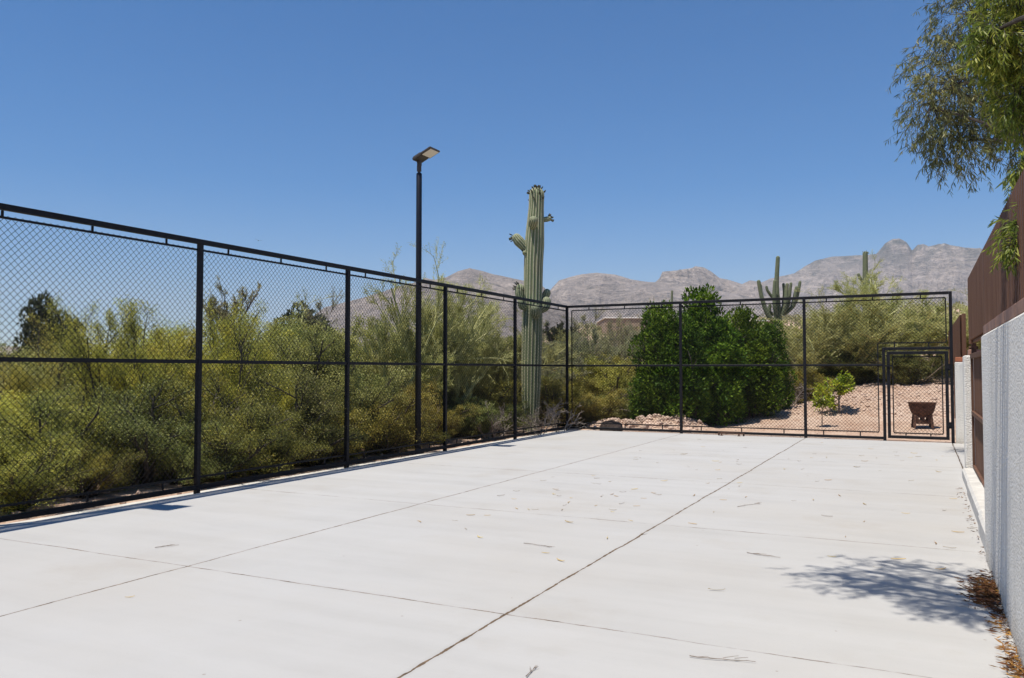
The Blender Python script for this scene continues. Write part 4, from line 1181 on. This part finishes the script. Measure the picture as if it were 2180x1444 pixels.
# ------------------------------------------------------------------ fire pit
fpz = float(T(0.0, 22.85))+0.01
fp = thing('fire_pit', 'rusty iron fire pit bowl on a square stand behind the gate', 'fire pit', (0.0, 22.85, fpz), 0.12, None, (0.95, 0.95, 0.97))
q = MB()
prof = [(0.0, 0.300), (0.17, 0.302), (0.225, 0.33), (0.27, 0.40), (0.305, 0.50), (0.325, 0.60), (0.332, 0.632), (0.352, 0.636), (0.354, 0.652), (0.322, 0.654), (0.30, 0.56), (0.26, 0.44), (0.20, 0.37), (0.0, 0.35)]
q.lathe(prof, 40); link('bowl', q.mesh('bowl', 'rust', True), fp)
for a in range(4):
    ca, sa = math.cos(a*math.pi/2), math.sin(a*math.pi/2)
    rot = np.array([[ca, -sa, 0], [sa, ca, 0], [0, 0, 1]])
    q = MB(); q.box((0.165, 0.165, 0), (0.225, 0.225, 0.335), 0.004)
    V = q.v[0]; V[:, :2] *= (1.10-0.14*(V[:, 2:3]/0.335))
    q.v[0] = V@rot.T; link('leg', q.mesh('leg', 'rust'), fp)
    q = MB()
    for bx in ((-0.163, 0.105, 0.163, 0.205), (-0.163, 0.268, 0.163, 0.325), (-0.163, 0.2055, -0.105, 0.2675), (-0.035, 0.2055, 0.035, 0.2675), (0.105, 0.2055, 0.163, 0.2675)):
        q.box((bx[0], 0.186, bx[1]), (bx[2], 0.198, bx[3]))
    for i in range(len(q.v)): q.v[i] = q.v[i]@rot.T
    link('side_panel', q.mesh('side_panel', 'rust'), fp)

# ------------------------------------------------------------------ rocks
def rock_mesh(seed, mname='rock', sub=3):
    import bmesh
    bm = bmesh.new(); bmesh.ops.create_icosphere(bm, subdivisions=sub, radius=1.0)
    g = np.random.default_rng(seed); cuts = rdir(9, g)
    for v in bm.verts:
        c = np.array(v.co); c /= np.linalg.norm(c)
        s = min(1.0, min(0.72/max(1e-3, float(c@k)) for k in cuts if float(c@k) > 0.1))
        v.co = Vector(c*s*(1+0.06*math.sin(c[0]*9+seed)))
    me = bpy.data.meshes.new('rock'); bm.to_mesh(me); bm.free(); me.materials.append(MAT[mname]); return me
rocks = [rock_mesh(i) for i in range(4)]; drocks = [rock_mesh(9, 'dark_rock')]
for i, (u, v, d, s, me, lab) in enumerate((
        (1302, 884, 20.2, (0.30, 0.24, 0.22), drocks[0], 'dark boulder by the gravel mound right of the fence corner'),
        (1345, 882, 20.8, (0.20, 0.16, 0.12), rocks[0], 'pale flat rock on top of the gravel mound left of the hedge'),
        (1372, 890, 20.5, (0.13, 0.12, 0.10), rocks[1], 'small pale rock between the gravel mound and the hedge'),
        (1260, 898, 19.9, (0.12, 0.10, 0.07), rocks[2], 'small tan rock nearest the fence corner'),
        (1915, 806, 26.0, (0.28, 0.20, 0.15), rocks[3], 'pale rock at the top of the bank behind the gate'),
        (1770, 850, 25.6, (0.22, 0.18, 0.13), rocks[1], 'pale rock on the bank behind the citrus bush'))):
    p_ = at(u, 787, d); z = float(T(p_[0], p_[1]))
    o = link('boulder' if i == 0 else 'rock', me, None, (p_[0], p_[1], z+s[2]*0.35)); o.scale = s; o.rotation_euler = (0.2, 0.1, i*1.1)
    tag(o, lab, 'rock')
# loose stones: nobody could count them
g = np.random.default_rng(91)
import bmesh
bm = bmesh.new(); bmesh.ops.create_icosphere(bm, subdivisions=1, radius=1.0)
ico = np.array([v.co[:] for v in bm.verts]); icf = np.array([[v.index for v in f.verts] for f in bm.faces]); bm.free()
def scatter_stones(n, xr, yr, lo, hi, dens=None):
    x, y = g.uniform(*xr, n), g.uniform(*yr, n)
    s = lo*(hi/lo)**(g.uniform(0, 1, n)**2.2)
    return x, y, s
xs_, ys_, ss_ = [], [], []
for n, xr, yr, lo, hi in ((2600, (-4.5, 2.5), (24.5, 30), 0.012, 0.075), (1000, (-8.2, 1.5), (18.95, 24), 0.008, 0.03), (1200, (-7.8, -5.0), (19.6, 21.4), 0.02, 0.10), (1500, (-13, -8.2), (2, 18), 0.015, 0.07), (500, (-12, -6), (22, 32), 0.02, 0.12)):
    a, b, c = scatter_stones(n, xr, yr, lo, hi); xs_.append(a); ys_.append(b); ss_.append(c)
x, y, s = map(np.concatenate, (xs_, ys_, ss_))
sc3 = s[:, None]*g.uniform(0.6, 1.3, (len(s), 3))*np.array([1, 1, 0.7])
V = ico[None]*sc3[:, None]*(1+g.uniform(-0.25, 0.2, (len(s), len(ico), 1)))+np.stack([x, y, T(x, y)+s*0.15], 1)[:, None]
Fc = icf[None]+np.arange(len(s))[:, None, None]*len(ico)
o = link('loose_stones', mesh_np('loose_stones', V.reshape(-1, 3), Fc.reshape(-1, 3), 'rock'))
tag(o, 'loose pinkish stones and gravel lying over the desert ground', 'stones', None, 'stuff')

# ------------------------------------------------------------------ far scrub and far houses
g = np.random.default_rng(33)
n = 2600
az = np.radians(g.uniform(-62, 12, n)); r = 42*(420/42)**g.uniform(0, 1, n)
cx, cy = r*np.sin(az), r*np.cos(az)
cz = T(cx, cy); sz_ = g.uniform(0.5, 1.5, n)
nl = 46
d = rdir(n*nl, g); d[:, 2] = np.abs(d[:, 2])
c = np.repeat(np.stack([cx, cy, cz], 1), nl, 0)+d*np.repeat(sz_, nl)[:, None]*g.uniform(0.5, 1, n*nl)[:, None]*np.array([1, 1, 0.85])
lv = leaf_quads(c, unit(d+rdir(n*nl, g)), np.repeat(sz_, nl)*0.32*g.uniform(0.6, 1.3, n*nl), 0.6, g)
t = np.repeat(np.clip(np.repeat(g.uniform(0.1, 0.9, n), nl)+g.normal(size=n*nl)*0.15, 0, 1), 4)
o = link('desert_scrub', mesh_np('desert_scrub', *lv, 'leaf_grey', t))
tag(o, 'far off olive desert scrub dotted over the rising slopes', 'scrub', None, 'stuff')

def house(u, d, vtop, w, hgt, name, lab, mname='adobe', rz=YAW, depth=9):
    q = at(u, vtop, d)
    t = thing(name, lab, 'house', (q[0], q[1], q[2]-hgt), rz)
    b = MB(); b.box((-w/2, 0, -3), (w/2, depth, hgt-0.14), 0.05); link('wall', b.mesh('wall', mname), t)
    b = MB(); b.box((-w/2-0.12, -0.12, hgt-0.14+0.002), (w/2+0.12, depth+0.12, hgt), 0.03); link('coping', b.mesh('coping', 'coping'), t)
    for i in range(max(1, int(w/5)) if mname == 'none' else 0):
        x = -w/2+(i+0.5)*w/max(1, int(w/5))
        b = MB(); b.box((x-0.7, -0.06, hgt-2.0), (x+0.7, -0.003, hgt-0.9)); link('window', b.mesh('window', 'glass'), t)
    return t
house(1335, 96, 676, 5.2, 2.6, 'adobe_house', 'brown adobe house with a white roof edge left of the hedge')
house(1622, 100, 682, 4.6, 2.6, 'adobe_house', 'brown adobe house with a white roof edge below the many armed saguaro')
house(10, 150, 738, 3, 2.0, 'distant_house', 'small pale distant house at the far left skyline', 'coping')
house(52, 170, 741, 4, 2.5, 'distant_house', 'small pinkish distant house below the dark far tree', 'adobe')

# ------------------------------------------------------------------ willow acacia trees on the right
def hanging_tree(seed, sites, ntw, tl, nleaf, leaf, asp, lm, trunk_base, tdir_len, wr=0.10):
    """sites: list of (centre, radius) lobes in tree space; drooping twigs full of narrow leaves fill them"""
    g = np.random.default_rng(seed)
    base = np.array(trunk_base, float)
    limbs, Ps = [], []
    top = base+np.array(tdir_len)
    tr = np.stack([base+(top-base)*f+np.array([0.06*math.sin(f*5+seed), 0.05*math.cos(f*4), 0]) for f in np.linspace(0, 1, 9)])
    for cen, rad, wgt in sites:
        cen = np.array(cen, float); rad = np.array(rad, float)
        f = np.linspace(0, 1, 8)[:, None]
        start = tr[5+int(g.integers(0, 3))]
        mid = (start+cen)/2+np.array([0, 0, 0.35*np.linalg.norm(cen-start)*0.4])
        limbs.append((1-f)**2*start+2*f*(1-f)*mid+f**2*cen)
        n = int(ntw*wgt)
        d = rdir(n, g); p0 = cen+d*rad*(g.uniform(0, 1, n)**0.45)[:, None]
        Ps.append((cen, p0, rad))
    L = np.stack(limbs)
    subs, twp = [], []
    for cen, p0, rad in Ps:
        ns = max(8, len(p0)//7)
        tips = p0[:ns]; f = np.linspace(0, 1, 6)[None, :, None]
        st = cen-(tips-cen)*0.15
        md = (st+tips)/2+np.array([0, 0, 0.12])*np.linalg.norm(rad)
        subs.append((1-f)**2*st[:, None]+2*f*(1-f)*md[:, None]+f**2*tips[:, None])
        out = unit((p0-cen)/rad)
        twp.append(curve(p0, out*0.6+rdir(len(p0), g)*0.5+np.array([0, 0, 0.1]), np.full(len(p0), tl)*g.uniform(0.6, 1.4, len(p0)), 6, 0.16, -0.30, g))
    S = np.concatenate(subs); TW = np.concatenate(twp)
    n, k, _ = TW.shape
    idx = np.repeat(np.arange(n), nleaf); t = g.uniform(0.05, 1.0, n*nleaf); ff = t*(k-1); i = np.minimum(ff.astype(int), k-2); fr = (ff-i)[:, None]
    a, b = TW[idx, i], TW[idx, i+1]
    c = a*(1-fr)+b*fr
    dd = unit(unit(b-a)*0.5+rdir(n*nleaf, g)*0.7+np.array([0, 0, -0.55]))
    Ls = leaf*g.uniform(0.6, 1.25, n*nleaf)
    s = unit(np.cross(dd, rdir(n*nleaf, g))); bend = unit(np.cross(s, dd))*g.uniform(-0.14, 0.14, (n*nleaf, 1))
    Lc = Ls[:, None]; wv = s*Lc*asp*0.5
    V = np.stack([c, c+dd*Lc*0.35+wv+bend*Lc*0.6, c+dd*Lc*0.35-wv+bend*Lc*0.6, c+dd*Lc*0.7+wv*0.75+bend*Lc*0.7, c+dd*Lc*0.7-wv*0.75+bend*Lc*0.7, c+dd*Lc], 1).reshape(-1, 3)
    o6 = np.arange(n*nleaf)[:, None]*6
    Tr = np.concatenate([o6+[[0, 1, 2]], o6+[[5, 4, 3]]]); Q = o6+[[1, 3, 4, 2]]
    tint = np.repeat(np.clip(clump_tint(c, g, 2.5, seed), 0, 1), 6)
    crown = mesh_np('crown', V, [Q, Tr], lm, tint)
    wood = wood_mesh([(tr[None], radii(tr[None], wr, wr*0.6), 10), (L, radii(L, wr*0.4, 0.012), 7), (S, radii(S, 0.010, 0.003), 4), (TW, radii(TW, 0.0028, 0.0014), 3)], 'bark')
    return crown, wood

dA = 13.5
def lobe(u, v, d, ru, rv, rd=None):
    k = d/FPX
    return at(u, v, d), np.array([ru*k, (rd or ru*k), rv*k])
sites = [(*lobe(2035, 190, dA, 95, 130, 0.5), 1.0), (*lobe(2045, 300, dA, 62, 70, 0.4), 0.40), (*lobe(2075, 40, dA+0.4, 90, 70, 0.6), 0.7), (*lobe(1985, 230, dA, 42, 90, 0.35), 0.28),
         (*lobe(2150, 150, dA+0.5, 80, 170, 0.8), 0.9), (*lobe(2165, 290, dA, 40, 60, 0.4), 0.25), (*lobe(2240, 60, dA+0.6, 120, 160, 0.9), 0.9), (*lobe(2120, -120, dA+0.5, 150, 110, 0.9), 0.8)]
tb = np.array([3.0, 14.2, float(T(3.0, 14.2))])
ta = thing('willow_acacia_tree', 'large grey green willow acacia hanging into the top right corner', 'tree', tuple(tb))
cr, wd = hanging_tree(601, [(c-tb, r, w) for c, r, w in sites], 330, 0.42, 17, 0.118, 0.125, 'leaf_acacia', (0, 0, -0.1), (-0.4, -0.1, 5.0), 0.15)
link('crown', cr, ta); link('trunk', wd, ta)
dB = 5.9
sites = [(*lobe(2138, 100, dB, 48, 58, 0.25), 0.85), (*lobe(2165, 220, dB, 34, 60, 0.2), 0.55), (*lobe(2100, 75, dB, 26, 36, 0.2), 0.25), (*lobe(2240, 150, dB, 60, 150, 0.4), 1.0), (*lobe(2182, 345, dB-0.1, 12, 30, 0.10), 0.12), (*lobe(2178, 505, dB-0.5, 18, 32, 0.10), 0.30), (*lobe(2235, 420, dB-0.2, 32, 100, 0.25), 0.5), (*lobe(2160, -30, dB, 60, 60, 0.3), 0.7)]
# limb over the slab above the picture: its shade is what falls on the concrete
hs = 4.9
for sxp, syp, rx, ry, wgt in ((-0.12, 6.15, 0.40, 0.32, 0.75), (0.22, 5.75, 0.32, 0.30, 0.85), (-0.35, 6.50, 0.35, 0.25, 0.26), (0.15, 6.75, 0.40, 0.30, 0.28), (-0.66, 6.32, 0.24, 0.10, 0.10), (-0.30, 6.9, 0.3, 0.12, 0.10), (-0.45, 6.0, 0.25, 0.16, 0.14)):
    sites.append((np.array([sxp-SH[0]*hs, syp-SH[1]*hs, hs]), np.array([rx, ry, 0.30]), wgt))
tb = np.array([1.9, 4.6, float(T(1.9, 4.6))])
tbn = thing('acacia_tree', 'nearer bright green acacia leaves at the right edge above the brown metal fence', 'tree', tuple(tb))
cr, wd = hanging_tree(602, [(c-tb, r, w) for c, r, w in sites], 260, 0.16, 14, 0.072, 0.13, 'leaf_bright', (0, 0, -0.1), (-0.25, 0.0, 3.6), 0.11)
link('crown', cr, tbn); link('trunk', wd, tbn)

# ------------------------------------------------------------------ dry leaves, twigs, litter, bird
g = np.random.default_rng(55)
def dry_leaf(seed):
    g = np.random.default_rng(seed)
    n = 6; L, w, bend, curl = 0.10, 0.011, g.uniform(-0.9, 0.9), g.uniform(0.1, 0.5)
    V, Q = [], []
    for i in range(n+1):
        f = i/n; a = bend*(f-0.5)
        x, y = L*(f-0.5), bend*L*0.35*(f-0.5)**2*2
        ww = w*math.sin(math.pi*min(0.97, f*0.9+0.05))**0.8
        z = 0.004+curl*0.03*(f-0.5)**2*2
        V += [(x, y-ww/2, z), (x, y+ww/2, z+0.004)]
    for i in range(n): Q.append([2*i, 2*i+2, 2*i+3, 2*i+1])
    return mesh_np('dry_leaf', np.array(V), np.array(Q), 'leaf_dry', np.full(len(V), g.uniform(0.1, 0.95)))
dl = [dry_leaf(i) for i in range(8)]
cnt = 0
while cnt < 130:
    if cnt < 95: x, y = g.uniform(-4.6, 0.4), g.uniform(6.5, 17.5)
    elif cnt < 120: x, y = g.normal(-3.4, 0.5), g.normal(9.0, 1.2)
    else: x, y = g.uniform(-6.0, 0.4), g.uniform(2.6, 8)
    if not (-7.5 < x < 0.5): continue
    o = link('dry_leaf', dl[int(g.integers(8))], None, (x, y, 0.001)); s = g.uniform(0.55, 1.15)
    o.scale = (s, s, s); o.rotation_euler = (0, 0, g.uniform(0, 6.28))
    tag(o, 'thin curled dry tan leaf lying on the pale concrete', 'leaf', 'dry leaves scattered on the slab'); cnt += 1
def gpt(u, v):
    d = FWD + RGT*(u-W_/2)/FPX - UPV*(v-H_/2)/FPX
    return np.array([0, 0, CAMH])-d*CAMH/d[2]
def twig(seed, L):
    g = np.random.default_rng(seed)
    A = curve(np.array([[0, 0, 0.006]]), np.array([[1, 0, 0.0]]), np.array([L]), 9, 0.12, 0.0, g)
    B = spawn(A, 4, 0.1, 0.9, 0.3, 0.5, 0.0, 5, 0.15, 0.0, g)
    A[..., 2] = 0.006+0.004*g.uniform(size=A.shape[:2]); B[..., 2] = 0.007+np.abs(B[..., 2]-0.006)*0.3
    return wood_mesh([(A, radii(A, 0.003, 0.0015), 5), (B, radii(B, 0.0018, 0.001), 4)], 'grey_twig')
for i, (u0, v0, u1, v1, lab) in enumerate((
        (1468, 1400, 1610, 1418, 'longest grey twig lying on the slab near the bottom edge'),
        (1120, 1444, 1140, 1418, 'forked twig cut by the bottom edge of the picture'),
        (1590, 1178, 1660, 1190, 'bent twig on the slab left of the tree shadow'),
        (1115, 1158, 1180, 1165, 'branched twig on the middle of the slab'),
        (1570, 1080, 1610, 1072, 'small twig tuft on the slab right of the long joint'),
        (330, 1168, 380, 1160, 'thin straight twig on the left part of the slab'))):
    a, b = gpt(u0, v0), gpt(u1, v1); L = float(np.linalg.norm(b-a))
    o = link('twig', twig(700+i, L), None, (a[0], a[1], 0)); o.rotation_euler[2] = math.atan2(b[1]-a[1], b[0]-a[0])
    tag(o, lab, 'twig', 'twigs on the slab')
# drift of brown litter along the foot of the near wall
n = 1420
y = np.concatenate([g.normal(6.22, 0.24, 900), g.uniform(4.2, 6.2, 330), g.normal(4.75, 0.10, 120), g.uniform(7.2, 11.5, 70)])
wd_ = np.where((y > 5.8) & (y < 6.8), 0.085, 0.035)
x = np.where(y > 7.36, 0.44, 0.415)-np.abs(g.normal(size=n))*wd_*0.9-0.004
z = 0.004+g.uniform(0, 1, n)*0.07*np.exp(-(0.42-x)/0.07)*np.where((y > 5.8) & (y < 6.8), 1.0, 0.35)
d = rdir(n, g); d[:, 2] *= 0.15; d = unit(d)
x = np.minimum(x, 0.415-0.0*x)
lv = leaf_quads(np.stack([x, y, z+0.004], 1), d, 0.060*g.uniform(0.5, 1.3, n), 0.15, g)
lv[0][:, 0] = np.minimum(lv[0][:, 0], np.where(lv[0][:, 1] > 7.36, 0.432, 0.417)); lv[0][:, 2] = np.maximum(lv[0][:, 2], 0.002)
tt = np.clip(0.35+0.25*g.normal(size=n)+np.where(y < 5.6, 0.3, 0), 0, 1)
o = link('leaf_litter', mesh_np('leaf_litter', *lv, 'leaf_litter', np.repeat(tt, 4)))
tag(o, 'drift of brown dry leaf litter along the foot of the near wall', 'litter', None, 'stuff')

q = MB()
V = np.array([(0, -0.07, 0), (0.018, -0.02, 0.01), (-0.018, -0.02, 0.01), (0, 0.0, 0.03), (0, 0.07, 0.0), (0, 0, -0.015)], float)
q.add(V, None, [[0, 1, 3], [0, 3, 2], [0, 2, 5], [0, 5, 1], [1, 4, 3], [3, 4, 2], [2, 4, 5], [5, 4, 1]])
for s in (1, -1):
    q.add(np.array([(s*0.01, -0.03, 0.012), (s*0.10, -0.01, 0.05), (s*0.19, 0.03, 0.03), (s*0.09, 0.03, 0.045), (s*0.01, 0.03, 0.012), (s*0.05, 0.0, 0.025)]), None, [[0, 1, 5], [5, 1, 3], [1, 2, 3], [5, 3, 4], [0, 5, 4]])
p_ = at(550, 513, 45)
o = link('bird', q.mesh('bird', 'bird'), None, tuple(p_)); o.rotation_euler = (0.1, 0.25, 0.6); o.scale = (1.3, 1.3, 1.3)
tag(o, 'small dark bird gliding in the sky above the left fence', 'bird')

# ------------------------------------------------------------------ haze: the dry air that pales the mountains
hz = bpy.data.materials.new('thin_haze'); hz.use_nodes = True
nt = hz.node_tree; nt.nodes.remove(nt.nodes['Principled BSDF'])
pv = N(nt, 'ShaderNodeVolumePrincipled', {'Color': (0.90, 0.93, 1.0, 1), 'Density': 8.8e-5})
nt.links.new(pv.outputs[0], nt.nodes['Material Output'].inputs['Volume'])
MAT['haze'] = hz
q = MB(); q.box((-11500, -11500, -60), (11500, 11500, 1150))
tag(link('haze', q.mesh('haze', 'haze')), 'thin dry haze that pales the far mountains', 'haze', None, 'stuff')
